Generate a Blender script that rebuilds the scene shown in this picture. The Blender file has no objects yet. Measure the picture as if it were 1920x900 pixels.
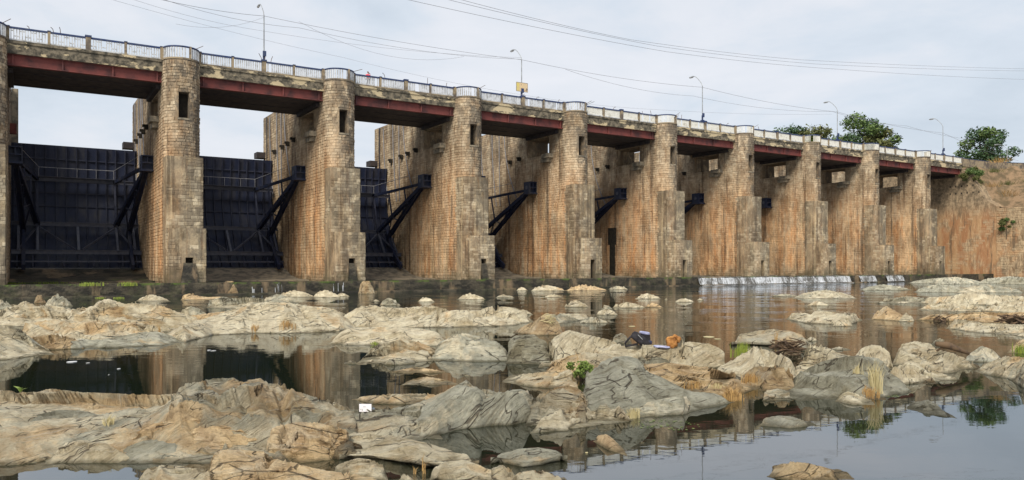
import bpy, math, random
import numpy as np
from mathutils import Vector, Matrix

# ------------------------------------------------------------------ camera, world, sun, exposure
scene = bpy.context.scene
F_PX, HOR, EYE = 1451.0, 497.4, 2.175           # focal length and horizon row for a 1920 px wide picture, eye height above the water
cam_d = bpy.data.cameras.new('camera')
cam = bpy.data.objects.new('camera', cam_d)
scene.collection.objects.link(cam)
cam.location = (0, 0, EYE)
cam.rotation_euler = (math.radians(90), 0, 0)
cam_d.sensor_width = 36.0
cam_d.lens = 36.0 * F_PX / 1920.0
cam_d.shift_y = (HOR - 450.0) / 1920.0
cam_d.clip_end = 9000
scene.camera = cam

SUN_EL, SUN_AZ = 46.0, 198.0                    # azimuth of the light, measured clockwise from +Y
world = bpy.data.worlds.new('World'); scene.world = world; world.use_nodes = True
wn, wl = world.node_tree.nodes, world.node_tree.links
wn.clear()
def wnode(t, **kw):
    n = wn.new(t)
    for k, v in kw.items(): setattr(n, k, v)
    return n
w_out = wnode('ShaderNodeOutputWorld'); w_bg = wnode('ShaderNodeBackground'); w_bg2 = wnode('ShaderNodeBackground')
w_sky = wnode('ShaderNodeTexSky', sky_type='NISHITA', sun_disc=False)
w_sky.sun_elevation = math.radians(SUN_EL); w_sky.sun_rotation = math.radians(SUN_AZ)
w_sky.dust_density = 3.0
w_bg.inputs[1].default_value = 0.10
wl.new(w_sky.outputs[0], w_bg.inputs[0])
w_tc = wnode('ShaderNodeTexCoord'); w_map = wnode('ShaderNodeMapping'); w_map.inputs['Scale'].default_value = (1.6, 1.6, 5.0)
wl.new(w_tc.outputs['Generated'], w_map.inputs[0])
w_n1 = wnode('ShaderNodeTexNoise'); w_n1.inputs['Scale'].default_value = 1.5; w_n1.inputs['Detail'].default_value = 7; w_n1.inputs['Roughness'].default_value = .58
w_n1.inputs['Distortion'].default_value = .35
wl.new(w_map.outputs[0], w_n1.inputs['Vector'])
w_r = wnode('ShaderNodeValToRGB')
cr = w_r.color_ramp; cr.elements[0].position = .30; cr.elements[0].color = (.53, .60, .68, 1)
cr.elements[1].position = .68; cr.elements[1].color = (.77, .785, .83, 1)
e = cr.elements.new(.45); e.color = (.63, .69, .765, 1)
e = cr.elements.new(.55); e.color = (.71, .74, .795, 1)
wl.new(w_n1.outputs['Fac'], w_r.inputs[0])
wl.new(w_r.outputs[0], w_bg2.inputs[0]); w_bg2.inputs[1].default_value = 0.86
w_mix = wnode('ShaderNodeMixShader'); w_mix.inputs[0].default_value = .93
wl.new(w_bg.outputs[0], w_mix.inputs[1]); wl.new(w_bg2.outputs[0], w_mix.inputs[2]); wl.new(w_mix.outputs[0], w_out.inputs[0])

sun_d = bpy.data.lights.new('sun', 'SUN'); sun_d.energy = 3.1; sun_d.angle = math.radians(26); sun_d.color = (1, .93, .80)
sun = bpy.data.objects.new('sun', sun_d); scene.collection.objects.link(sun)
az, el = math.radians(SUN_AZ), math.radians(SUN_EL)
sdir = Vector((math.sin(az)*math.cos(el), math.cos(az)*math.cos(el), math.sin(el)))
sun.rotation_euler = sdir.to_track_quat('Z', 'Y').to_euler()
sun.location = sdir * 60
scene.view_settings.view_transform = 'Standard'
scene.view_settings.look = 'None'
scene.view_settings.exposure = 0.42
scene.view_settings.gamma = 1.0

# ------------------------------------------------------------------ helpers
C = scene.collection
rnd = random.Random(7)
TH = math.radians(57.9146)
SN, CS = math.sin(TH), math.cos(TH)
AL = math.pi/2 - TH                              # direction the dam runs in
X0, Z0 = -35.972, 52.71                          # centre of the first pier nose
S, R, T = 12.5, 1.293, 2.586

def W(u, y, z=0.0):                              # dam frame (along, upstream, up) to world
    return Vector((X0 + u*SN - y*CS, Z0 + u*CS + y*SN, z))
def u_at(px, y=0.0):                             # where a sight line crosses the plane y of the dam frame
    q = (px-960)/F_PX
    return (q*(Z0+SN*y) - X0 + CS*y)/(SN - CS*q)
def z_at(py, u, y=0.0):
    return EYE + (HOR-py)*(Z0+CS*u+SN*y)/F_PX
def gp(px, py, z=0.0):                           # ground point seen at a pixel, for measuring positions off the photograph
    D = (EYE-z)*F_PX/(py-HOR)
    return Vector(((px-960)/F_PX*D, D, z))

def tagit(o, label=None, cat=None, group=None, kind=None):
    if label: o['label'] = label
    if cat: o['category'] = cat
    if group: o['group'] = group
    if kind: o['kind'] = kind
    return o
def empty(name, loc, rz=AL, **kw):
    o = bpy.data.objects.new(name, None); C.objects.link(o)
    o.location = loc; o.rotation_euler = (0, 0, rz); o.empty_display_size = .3
    return tagit(o, **kw)

class MB:
    def __init__(s): s.v = []; s.f = []
    def add(s, vs, fs):
        n = len(s.v); s.v += [tuple(v) for v in vs]; s.f += [tuple(i+n for i in f) for f in fs]; return s
    def box(s, x0, x1, y0, y1, z0, z1):
        return s.add([(x0,y0,z0),(x1,y0,z0),(x1,y1,z0),(x0,y1,z0),(x0,y0,z1),(x1,y0,z1),(x1,y1,z1),(x0,y1,z1)],
                     [(0,3,2,1),(4,5,6,7),(0,1,5,4),(1,2,6,5),(2,3,7,6),(3,0,4,7)])
    def prism(s, poly, z0, z1, caps=True):
        n = len(poly)
        vs = [(p[0],p[1],z0) for p in poly] + [(p[0],p[1],z1) for p in poly]
        fs = [(i,(i+1)%n,(i+1)%n+n,i+n) for i in range(n)]
        if caps: fs += [tuple(range(n-1,-1,-1)), tuple(range(n,2*n))]
        return s.add(vs, fs)
    def bar(s, p, q, w, h, up=(0,0,1)):
        p, q = Vector(p), Vector(q); d = (q-p).normalized(); up = Vector(up)
        a = d.cross(up)
        if a.length < 1e-3: a = d.cross(Vector((0,1,0)))
        a.normalize(); b = a.cross(d)
        a *= w/2; b *= h/2
        vs = [p-a-b, p+a-b, p+a+b, p-a+b, q-a-b, q+a-b, q+a+b, q-a+b]
        return s.add(vs, [(0,1,2,3),(7,6,5,4),(0,4,5,1),(1,5,6,2),(2,6,7,3),(3,7,4,0)])
    def ibar(s, p, q, w, h, up=(0,0,1), t=.05):  # I section
        p, q = Vector(p), Vector(q); d = (q-p).normalized(); a = d.cross(Vector(up)).normalized(); b = a.cross(d)
        s.bar(p, q, t, h-2*t, up)
        for k in (-1, 1):
            o = b*(k*(h/2-t/2)); s.bar(p+o, q+o, w, t, up)
        return s
    def tube(s, pts, r, n=8, cap=True):
        pts = [Vector(p) for p in pts]; m = len(pts)
        rs = r if isinstance(r, (list, tuple)) else [r]*m
        vs = []; fs = []; a = None
        for i, p in enumerate(pts):
            d = (pts[min(i+1,m-1)] - pts[max(i-1,0)]).normalized()
            if a is None:
                a = d.cross(Vector((0,0,1)))
                if a.length < 1e-3: a = Vector((1,0,0))
            a = (a - d*a.dot(d)).normalized(); b = d.cross(a)
            for k in range(n):
                t = 2*math.pi*k/n; vs.append(p + (a*math.cos(t)+b*math.sin(t))*rs[i])
        for i in range(m-1):
            for k in range(n):
                fs.append((i*n+k, i*n+(k+1)%n, (i+1)*n+(k+1)%n, (i+1)*n+k))
        if cap: fs += [tuple(range(n-1,-1,-1)), tuple(range((m-1)*n, m*n))]
        return s.add(vs, fs)
    def mesh(s, name, mat, smooth=False):
        me = bpy.data.meshes.new(name); me.from_pydata([tuple(v) for v in s.v], [], s.f)
        if mat: me.materials.append(mat)
        if smooth: me.polygons.foreach_set('use_smooth', [True]*len(me.polygons))
        me.update(); return me
    def build(s, name, mat, parent=None, smooth=False, loc=None, rz=None, **kw):
        return put(name, s.mesh(name, mat, smooth), parent, loc, rz, **kw)
def put(name, me, parent=None, loc=None, rz=None, scale=None, rot=None, **kw):
    o = bpy.data.objects.new(name, me); C.objects.link(o)
    if parent: o.parent = parent
    if loc is not None: o.location = loc
    if rz is not None: o.rotation_euler = (0,0,rz)
    if rot is not None: o.rotation_euler = rot
    if scale is not None: o.scale = scale
    return tagit(o, **kw)
def dup(root, loc=None, rz=None, scale=None, **kw):
    r = root.copy(); C.objects.link(r)
    if loc is not None: r.location = loc
    if rz is not None: r.rotation_euler = (0,0,rz)
    if scale is not None: r.scale = scale
    for ch in list(root.children):
        c = ch.copy(); C.objects.link(c); c.parent = r
        for g in list(ch.children):
            d = g.copy(); C.objects.link(d); d.parent = c
    return tagit(r, **kw)

# ------------------------------------------------------------------ numpy noise
def _h(ix, iy, iz, seed):
    n = (ix.astype(np.int64)*374761393 + iy.astype(np.int64)*668265263 + iz.astype(np.int64)*2147483647 + seed*1274126177) & 0xffffffff
    n = ((n ^ (n >> 13)) * 1274126177) & 0xffffffff
    n = n ^ (n >> 16)
    return (n & 0xffffff) / float(0xffffff)
def vnoise(p, seed=0):                           # value noise in [-1, 1], p of shape (N, 3)
    i = np.floor(p).astype(np.int64); f = p-i; f = f*f*f*(f*(f*6-15)+10)
    r = 0
    for dx in (0, 1):
        wx = f[:,0] if dx else 1-f[:,0]
        for dy in (0, 1):
            wy = f[:,1] if dy else 1-f[:,1]
            for dz in (0, 1):
                wz = f[:,2] if dz else 1-f[:,2]
                r = r + wx*wy*wz*_h(i[:,0]+dx, i[:,1]+dy, i[:,2]+dz, seed)
    return r*2-1
def fbm(p, oct=4, seed=0, gain=.5):
    a, s, t = 1.0, 0, 0
    for k in range(oct):
        s = s + a*vnoise(p*(2.03**k)+k*7.3, seed+k*17); t += a; a *= gain
    return s/t
def facets(p, seed=0):                           # broken facets: one tilted plane per cell; also the distance to the crack
    i = np.floor(p[:,:2]).astype(np.int64); best = np.full(len(p), 9.); sec = best.copy(); val = np.zeros(len(p))
    z = np.zeros(len(p), np.int64)
    for dx in (-1,0,1):
        for dy in (-1,0,1):
            cx, cy = i[:,0]+dx, i[:,1]+dy
            jx, jy = cx+_h(cx,cy,z,seed), cy+_h(cx,cy,z,seed+1)
            ex, ey = p[:,0]-jx, p[:,1]-jy
            d = np.sqrt(ex*ex+ey*ey)
            h = (_h(cx,cy,z,seed+2)-.5)*.9 + ex*(_h(cx,cy,z,seed+3)-.5)*1.6 + ey*(_h(cx,cy,z,seed+4)-.5)*1.6
            m = d < best
            sec = np.where(m, best, np.minimum(sec, d)); val = np.where(m, h, val); best = np.where(m, d, best)
    return val, sec-best

def scoops(p, seed=0, k=.8):                     # broken faces meeting in sharp ridges: lower envelope of tilted shallow bowls
    i = np.floor(p[:,:2]).astype(np.int64); best = np.full(len(p), 9.); z = np.zeros(len(p), np.int64); tone = best*0
    for dx in (-2,-1,0,1,2):
        for dy in (-2,-1,0,1,2):
            cx, cy = i[:,0]+dx, i[:,1]+dy
            ex, ey = p[:,0]-cx-_h(cx,cy,z,seed), p[:,1]-cy-_h(cx,cy,z,seed+1)
            h = _h(cx,cy,z,seed+2)*.8 + ex*(_h(cx,cy,z,seed+3)-.5)*2.6 + ey*(_h(cx,cy,z,seed+4)-.5)*2.6 + k*(ex*ex+ey*ey)
            tone = np.where(h < best, _h(cx,cy,z,seed+6), tone); best = np.minimum(best, h)
    return best, tone

# ------------------------------------------------------------------ materials
class Mat:
    def __init__(s, name, rough=.85, spec=.3):
        s.m = bpy.data.materials.new(name); s.m.use_nodes = True
        s.nt = s.m.node_tree; s.b = s.nt.nodes['Principled BSDF']; s.out = s.nt.nodes['Material Output']
        s.b.inputs['Roughness'].default_value = rough; s.b.inputs['Specular IOR Level'].default_value = spec
    def n(s, t, **kw):
        x = s.nt.nodes.new(t)
        for k, v in kw.items(): setattr(x, k, v)
        return x
    def l(s, a, b): s.nt.links.new(a, b)
    def val(s, v):
        x = s.n('ShaderNodeValue'); x.outputs[0].default_value = v; return x.outputs[0]
    def math(s, op, a, b=None, clamp=False):
        x = s.n('ShaderNodeMath', operation=op, use_clamp=clamp)
        for i, q in enumerate((a, b)):
            if q is None: continue
            if isinstance(q, (int, float)): x.inputs[i].default_value = q
            else: s.l(q, x.inputs[i])
        return x.outputs[0]
    def dampos(s):
        g = s.n('ShaderNodeNewGeometry'); v = s.n('ShaderNodeVectorRotate', rotation_type='Z_AXIS')
        v.inputs['Center'].default_value = (X0, Z0, 0); v.inputs['Angle'].default_value = -AL
        s.l(g.outputs['Position'], v.inputs['Vector'])
        sub = s.n('ShaderNodeVectorMath', operation='SUBTRACT'); s.l(v.outputs[0], sub.inputs[0]); sub.inputs[1].default_value = (X0, Z0, 0)
        return sub.outputs[0]
    def pos(s): return s.n('ShaderNodeNewGeometry').outputs['Position']
    def objpos(s): return s.n('ShaderNodeTexCoord').outputs['Object']
    def sep(s, v):
        x = s.n('ShaderNodeSeparateXYZ'); s.l(v, x.inputs[0]); return x.outputs
    def noise(s, v, scale, detail=4, rough=.55, sc=None, dist=0, off=None):
        if sc or off:
            m = s.n('ShaderNodeMapping'); m.inputs['Scale'].default_value = sc or (1,1,1)
            if off: m.inputs['Location'].default_value = off
            s.l(v, m.inputs[0]); v = m.outputs[0]
        x = s.n('ShaderNodeTexNoise'); x.inputs['Scale'].default_value = scale; x.inputs['Detail'].default_value = detail
        x.inputs['Roughness'].default_value = rough; x.inputs['Distortion'].default_value = dist
        s.l(v, x.inputs['Vector']); return x.outputs['Fac']
    def ramp(s, f, stops):
        x = s.n('ShaderNodeValToRGB'); r = x.color_ramp
        while len(r.elements) < len(stops): r.elements.new(.5)
        for e, (p, c) in zip(r.elements, stops):
            e.position = p; e.color = (c, c, c, 1) if isinstance(c, (int, float)) else (*c, 1)
        s.l(f, x.inputs[0]); return x.outputs[0]
    def step(s, f, a, b):                        # smooth 0..1 between a and b
        x = s.n('ShaderNodeMapRange', interpolation_type='SMOOTHSTEP'); s.l(f, x.inputs[0])
        if a < b: x.inputs[1].default_value = a; x.inputs[2].default_value = b
        else:
            x.inputs[1].default_value = b; x.inputs[2].default_value = a; x.inputs[3].default_value = 1; x.inputs[4].default_value = 0
        return x.outputs[0]
    def mix(s, f, a, b, mode='MIX'):
        x = s.n('ShaderNodeMix', data_type='RGBA', blend_type=mode)
        for sock, q in ((x.inputs[0], f), (x.inputs[6], a), (x.inputs[7], b)):
            if isinstance(q, (int, float)): sock.default_value = q
            elif isinstance(q, tuple): sock.default_value = (*q, 1)
            else: s.l(q, sock)
        return x.outputs[2]
    def bump(s, h, strength=.4, dist=.05):
        x = s.n('ShaderNodeBump'); x.inputs['Strength'].default_value = strength; x.inputs['Distance'].default_value = dist
        s.l(h, x.inputs['Height']); s.l(x.outputs[0], s.b.inputs['Normal']); return x
    def col(s, c):
        if isinstance(c, tuple): s.b.inputs['Base Color'].default_value = (*c, 1)
        else: s.l(c, s.b.inputs['Base Color'])
        return s

def worn(name, c1, c2, scale=3, rough=.7, spec=.3, lo=.4, hi=.62, sc=None, bumpd=.01, metal=0):
    m = Mat(name, rough, spec); p = m.pos()
    f = m.noise(p, scale, 5, .6, sc)
    m.col(m.mix(m.step(f, lo, hi), c1, c2)); m.bump(m.noise(p, scale*7, 4), .4, bumpd)
    m.b.inputs['Metallic'].default_value = metal
    return m.m

def masonry(name, orange=1.0, grey=0.0, island=True, dark=1.0):
    m = Mat(name, .92, .15); p = m.dampos(); x, y, z = m.sep(p)
    g = m.n('ShaderNodeNewGeometry'); oi = m.n('ShaderNodeObjectInfo')
    rn = m.math('FRACT', m.math('ADD', g.outputs['Random Per Island'], oi.outputs['Random'])) if island else m.noise(p, 2.2, 3)
    ux = m.math('SUBTRACT', m.math('MULTIPLY', m.math('FRACT', m.math('DIVIDE', m.math('ADD', x, 1.6), S)), S), 1.6)   # across the pier
    big = m.noise(p, .28, 4, .6); med = m.noise(p, 1.3, 5, .62, (1,1,.6))
    if grey:
        c = m.mix(m.step(med, .38, .60), (.37,.30,.20), (.20,.17,.12))
        if island: c = m.mix(m.step(rn, .2, .9), c, (.58,.50,.36))
    else:
        c = m.mix(m.step(med, .38, .60), (.41,.295,.190), (.65,.515,.360))
        if island: c = m.mix(m.math('MULTIPLY', m.step(rn, .0, .5), 1.0), m.mix(.45, c, (.22,.16,.10)), c); c = m.mix(m.math('MULTIPLY', m.step(rn, .6, 1), .6), c, (.68,.58,.42))
        else: c = m.mix(.42, c, (.15,.11,.07))
    c = m.mix(.28, c, m.ramp(m.noise(p, 6, 5, .65), [(.3, (.16,.12,.08)), (.7, (.60,.49,.33))]))
    # rust that has run down the flank
    s1 = m.noise(p, 1.5, 4, .6, (1, 1, .04), .1)
    hz = m.math('MULTIPLY', m.step(z, .4, 1.8), m.step(m.math('ADD', z, m.math('MULTIPLY', s1, 5)), 17.5, 9.5))
    near = m.math('MULTIPLY', m.math('MULTIPLY', m.step(y, 16, 6), m.step(y, -2.2, -.6) if not grey else 1.0), m.step(ux, .9, -1.0))
    om = m.math('MULTIPLY', m.math('MULTIPLY', m.math('ADD', m.math('MULTIPLY', m.step(s1, .34, .56), .65), m.math('MULTIPLY', m.step(big, .35, .6), .55), True), hz), m.math('MULTIPLY', near, orange), True)
    oc = m.mix(m.step(m.noise(p, 1.4, 4, .6, (1,1,.06)), .40, .62), (.64,.325,.14), (.80,.53,.30))
    c = m.mix(m.math('MULTIPLY', om, .90), c, m.mix(m.step(m.noise(p, 2.4, 6, .7, (1,1,.3), .2, (8,1,1)), .42, .80), oc, c))
    c = m.mix(m.math('MULTIPLY', m.step(m.noise(p, .55, 6, .68, (1,1,.45), .3, (1,1,6)), .45, .58), .65), c, m.mix(1.0, c, (.46,.41,.36), 'MULTIPLY'))
    # pale limy runs and dark runs down the face
    s4 = m.noise(p, 2.4, 4, .6, (1, 1, .035), .1, (1,7,3))
    c = m.mix(m.math('MULTIPLY', m.math('MULTIPLY', m.step(s4, .57, .68), hz), .45), c, (.68,.53,.32))
    s2 = m.math('ADD', m.noise(p, 1.3, 5, .65, (1, 1, .05), .1, (3,9,1)), m.math('MULTIPLY', m.math('SUBTRACT', med, .5), .25))
    c = m.mix(m.math('MULTIPLY', m.step(s2, .555, .64), .66*dark), c, (.075,.048,.030))
    s3 = m.math('ADD', m.noise(p, 3.6, 4, .62, (1, 1, .06), .1, (13,2,5)), m.math('MULTIPLY', m.math('SUBTRACT', m.noise(p, .6, 4, .6, None, 0, (2,2,8)), .5), .4))
    c = m.mix(m.math('MULTIPLY', m.step(s3, .57, .68), .50*dark), c, (.17,.085,.040))
    # black weathering: heads of the piers and the flank turned away from the rust
    side = m.step(m.math('ADD', ux, m.math('MULTIPLY', m.math('SUBTRACT', med, .5), 3.0)), -.9, .5)
    bl = m.math('MULTIPLY', m.step(m.noise(p, 1.3, 8, .76, (1,1,.6), .3, (5,8,5)), .42, .53), m.math('ADD', m.math('ADD', m.math('MULTIPLY', m.step(z, 12, 17.5), .55), m.math('MULTIPLY', side, .75 if not grey else .40)), .20 if not grey else .40), True)
    c = m.mix(m.math('MULTIPLY', bl, .74*dark), c, (.105,.093,.078))
    c = m.mix(m.math('MULTIPLY', m.step(z, 2.4, 1.0), m.math('MULTIPLY', m.step(m.noise(p, 1.2, 4), .4, .6), .55)), c, (.085,.078,.045))
    m.col(c)
    m.bump(m.noise(p, 9, 6, .65), .6, .04)
    return m.m

M = {}
M['stone'] = masonry('masonry_stone')
M['mortar'] = masonry('masonry_mortar', island=False, dark=1.1, orange=.95)
M['casing'] = masonry('casing_stone', orange=.25, grey=.8, dark=.9)
M['casing_mortar'] = masonry('casing_mortar', orange=.3, grey=1, island=False, dark=.9)
def plaster(island=False):
    m = Mat('orange_stained_plaster', .92, .15); p = m.dampos(); x, y, z = m.sep(p)
    s = m.noise(p, .9, 6, .68, (1,1,.14), .3); b = m.noise(p, .3, 6, .62, None, 0, (3,0,0)); f = m.noise(p, 2.6, 7, .74, (1,1,.3))
    c = m.mix(m.step(f, .36, .64), (.20,.135,.08), (.46,.34,.215))
    om = m.math('MULTIPLY', m.step(m.math('ADD', b, m.math('MULTIPLY', m.step(y, -7, -3), .10)), .45, .58), m.step(z, 12, 8.5))
    c = m.mix(m.math('MULTIPLY', om, .85), c, m.mix(m.step(s, .38, .6), (.36,.17,.08), (.46,.28,.145)))
    c = m.mix(m.math('MULTIPLY', m.step(f, .54, .66), .4), c, (.60,.42,.25))
    c = m.mix(m.math('MULTIPLY', m.step(m.noise(p, 1.2, 6, .7, (1,1,.12), .2, (4,7,2)), .53, .63), .72), c, (.105,.08,.055))
    c = m.mix(m.math('MULTIPLY', m.step(m.math('ADD', z, m.math('MULTIPLY', b, 6)), 12.0, 16.5), .7), c, m.mix(m.step(m.noise(p, 1.6, 7, .72), .42, .58), (.33,.25,.165), (.11,.092,.066)))
    if island:
        r = m.n('ShaderNodeNewGeometry').outputs['Random Per Island']; c = m.mix(m.math('MULTIPLY', r, .45), c, (.50,.40,.26))
    m.col(c); m.bump(f, .8, .12); return m.m
M['plaster'] = plaster(); M['abut'] = plaster(True)
def fascia():
    m = Mat('weathered_concrete', .9, .2); p = m.dampos()
    a = m.noise(p, .9, 7, .62, (.55,1,1.3), .4); b = m.noise(p, 2.5, 5, .65)
    c = m.mix(m.step(b, .38, .62), (.060,.055,.044), (.20,.17,.125))
    c = m.mix(m.step(a, .535, .552), c, m.mix(b, (.40,.32,.20), (.56,.47,.31)))
    m.col(c); m.bump(m.math('ADD', m.math('MULTIPLY', m.step(a, .545, .56), -1), m.noise(p, 12, 4)), .6, .03); return m.m
M['fascia'] = fascia()
M['conc'] = worn('plain_concrete', (.30,.25,.18), (.13,.115,.09), 1.6, .9)
M['red'] = worn('red_girder_paint', (.185,.055,.048), (.075,.034,.034), .8, .7, .25, .42, .66)
M['soffit'] = worn('shaded_girder_paint', (.030,.026,.030), (.055,.045,.042), 2, .7)  # shade under the deck is put into this near-black colour
M['navy'] = worn('navy_gate_paint', (.013,.019,.047), (.042,.042,.052), 1.4, .55, .35, .42, .72, (1,1,.12))
M['navy2'] = worn('navy_steel_edge', (.055,.061,.090), (.085,.088,.110), 2.0, .5, .4)
M['navy3'] = worn('navy_rib_paint', (.017,.021,.045), (.032,.036,.060), 2.0, .55, .35)
M['white'] = worn('white_baluster_paint', (.53,.54,.56), (.33,.33,.33), 2.6, .7, .3, .46, .62)
M['white2'] = worn('cream_white_baluster', (.70,.69,.64), (.50,.48,.42), 2.6, .7, .3, .5, .7)
M['blue'] = worn('blue_rail_paint', (.020,.040,.125), (.05,.065,.12), 3, .5)
M['post'] = worn('railing_post_concrete', (.30,.24,.16), (.12,.10,.085), 1.2, .9)
M['metal'] = worn('grey_lamp_metal', (.33,.35,.37), (.22,.23,.25), 3, .45, .5)
M['rust'] = worn('rusty_rod', (.14,.085,.06), (.08,.06,.055), 5, .8)
M['cable'] = worn('dark_cable', (.20,.20,.22), (.26,.26,.28), 2, .6)
M['dark'] = worn('dark_recess', (.02,.017,.014), (.035,.03,.022), 3, .95)
def moss(green=1.0, name='mossy_wet_stone'):
    m = Mat(name, .7, .3); p = m.dampos()
    f = m.noise(p, 1.1, 7, .68, (.8,1,1.6)); g = m.noise(p, .5, 5, .6, (1,1,.25), .2, (7,3,1)); d = m.noise(p, 2.5, 5, .7, (1,1,.2), 0, (2,2,2))
    c = m.mix(m.step(f, .40, .62), (.022,.020,.016), (.085,.072,.050))
    c = m.mix(m.math('MULTIPLY', m.step(g, .55, .63), .75), c, (.23,.165,.10))
    c = m.mix(m.math('MULTIPLY', m.step(d, .52, .62), .6), c, (.03,.027,.02))
    z = m.sep(p)[2]
    gm = m.math('MULTIPLY', m.step(m.noise(p, .8, 6, .7, None, 0, (1,8,4)), .50, .62), m.math('ADD', m.math('MULTIPLY', m.step(z, .70, .92), m.step(z, 1.1, .95)), .10), True)
    c = m.mix(m.math('MULTIPLY', gm, green), c, (.085,.13,.025))
    m.col(c); m.bump(m.noise(p, 7, 6), .8, .08); return m.m
M['moss'] = moss()
M['sill'] = moss(.35, 'dark_wet_sill')
def foam():
    m = Mat('falling_water', .4, .4); p = m.dampos()
    f = m.noise(p, 7, 6, .75, (1,.6,.16)); g = m.noise(p, .9, 5, .65, (1,1,.3))
    m.col(m.mix(m.step(m.math('ADD', f, m.math('MULTIPLY', m.math('SUBTRACT', g, .5), .6)), .41, .62), (.08,.075,.065), (.52,.54,.57)))
    m.bump(f, .8, .06); return m.m
M['foam'] = foam()
def rock():
    m = Mat('river_rock', .9, .18); p = m.pos(); x, y, z = m.sep(p)
    oi = m.n('ShaderNodeObjectInfo'); oc = m.sep(oi.outputs['Color']) # x = greyness, y = pinkness, z = lightness
    tc = m.n('ShaderNodeTexCoord').outputs['Object']
    rv = m.n('ShaderNodeVectorRotate', rotation_type='EULER_XYZ'); m.l(p, rv.inputs['Vector'])
    cv = m.n('ShaderNodeCombineXYZ'); m.l(m.math('ADD', m.math('MULTIPLY', oi.outputs['Random'], .5), .25), cv.inputs[0])
    m.l(m.math('SUBTRACT', m.math('MULTIPLY', oi.outputs['Random'], 1.2), .15), cv.inputs[1]); m.l(m.math('MULTIPLY', oi.outputs['Random'], 2.0), cv.inputs[2])
    m.l(cv.outputs[0], rv.inputs['Rotation']); q = rv.outputs[0]
    wn_ = m.n('ShaderNodeTexNoise'); wn_.inputs['Scale'].default_value = .8; wn_.inputs['Detail'].default_value = 3; m.l(p, wn_.inputs['Vector'])
    ws = m.n('ShaderNodeVectorMath', operation='MULTIPLY_ADD'); m.l(wn_.outputs['Color'], ws.inputs[0]); ws.inputs[1].default_value = (.16,.16,.16); m.l(q, ws.inputs[2]); q = ws.outputs[0]
    n1 = m.noise(p, .9, 6, .65, None, .4); n2 = m.noise(p, 2.6, 7, .70, None, .2); n3 = m.noise(p, 14, 6, .75)
    tn = m.n('ShaderNodeAttribute', attribute_name='tone').outputs['Fac']
    cream = m.mix(m.step(n2, .38, .62), (.66,.56,.385), (.90,.81,.60))
    grey = m.mix(m.step(n2, .36, .64), (.37,.355,.275), (.60,.58,.46))
    pink = m.mix(m.step(n2, .36, .64), (.58,.38,.20), (.94,.68,.37))
    gm = m.step(m.math('ADD', m.math('ADD', m.math('MULTIPLY', m.math('SUBTRACT', n1, .5), 1.3), m.math('MULTIPLY', m.math('SUBTRACT', tn, .5), .55)), m.math('SUBTRACT', oc[0], .24)), .37, .63)
    pm = m.step(m.math('ADD', m.math('MULTIPLY', m.math('SUBTRACT', m.noise(p, .8, 6, .65, None, .4, (9,4,2)), .5), 2.2), m.math('ADD', oc[1], .08)), .34, .66)
    c = m.mix(gm, cream, grey); c = m.mix(m.math('MULTIPLY', pm, .8), c, pink)
    c = m.mix(m.step(tn, .55, 1.0), c, m.mix(1.0, c, (.76,.71,.62), 'MULTIPLY'))
    c = m.mix(m.math('MULTIPLY', m.step(tn, .4, .0), .35), c, (.86,.80,.64))
    fa = m.noise(q, 1.8, 9, .76, (.30,.55,5.0), .15)          # fine foliation
    fb = m.noise(q, 1.0, 5, .65, (.35,.5,4.5), .25)           # coarse beds
    c = m.mix(m.math('MULTIPLY', m.step(fa, .54, .66), .55), c, m.mix(1.0, c, (.40,.35,.28), 'MULTIPLY'))
    c = m.mix(m.math('MULTIPLY', m.step(fa, .46, .36), .40), c, (.80,.75,.62))
    c = m.mix(m.math('MULTIPLY', m.step(m.noise(p, 2.2, 6, .7, None, .3, (6,6,1)), .52, .66), .40), c, m.mix(1.0, c, (.50,.45,.37), 'MULTIPLY'))
    c = m.mix(m.math('MULTIPLY', m.step(n3, .54, .68), .55), c, m.mix(1.0, c, (.40,.36,.30), 'MULTIPLY'))
    vo = m.n('ShaderNodeTexVoronoi', feature='DISTANCE_TO_EDGE'); vo.inputs['Scale'].default_value = .9
    vm = m.n('ShaderNodeMapping'); vm.inputs['Scale'].default_value = (.7, 1.3, 2.4); m.l(q, vm.inputs[0]); m.l(vm.outputs[0], vo.inputs['Vector'])
    joint = m.math('MULTIPLY', m.step(vo.outputs['Distance'], .014, .004), m.step(m.noise(p, 1.3, 3, .5, None, 0, (3,3,3)), .45, .52))
    c = m.mix(m.math('MULTIPLY', joint, .8), c, (.085,.065,.045))
    ck = m.math('ABSOLUTE', m.math('SUBTRACT', m.noise(q, .9, 4, .55, (.4,.6,2.4), .25, (4,4,4)), .5))
    crack = m.math('MULTIPLY', m.step(ck, .0085, .002), m.step(n1, .44, .52))
    c = m.mix(m.math('MULTIPLY', crack, .75), c, (.09,.07,.05))
    wet = m.step(m.math('ADD', z, m.math('MULTIPLY', m.math('SUBTRACT', n2, .5), .08)), .055, .005)
    c = m.mix(m.math('MULTIPLY', wet, .7), c, (.10,.09,.05))
    sc = m.n('ShaderNodeVectorMath', operation='SCALE'); m.l(c, sc.inputs[0]); m.l(oc[2], sc.inputs['Scale'])
    m.l(sc.outputs[0], m.b.inputs['Base Color'])
    hgt = m.math('ADD', m.math('ADD', m.math('MULTIPLY', fa, -1.0), m.math('MULTIPLY', fb, .9)), m.math('SUBTRACT', m.math('MULTIPLY', n3, .30), m.math('MULTIPLY', m.math('ADD', crack, joint), .35)))
    m.bump(hgt, 1.0, .30)
    return m.m
M['rock'] = rock()
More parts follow.
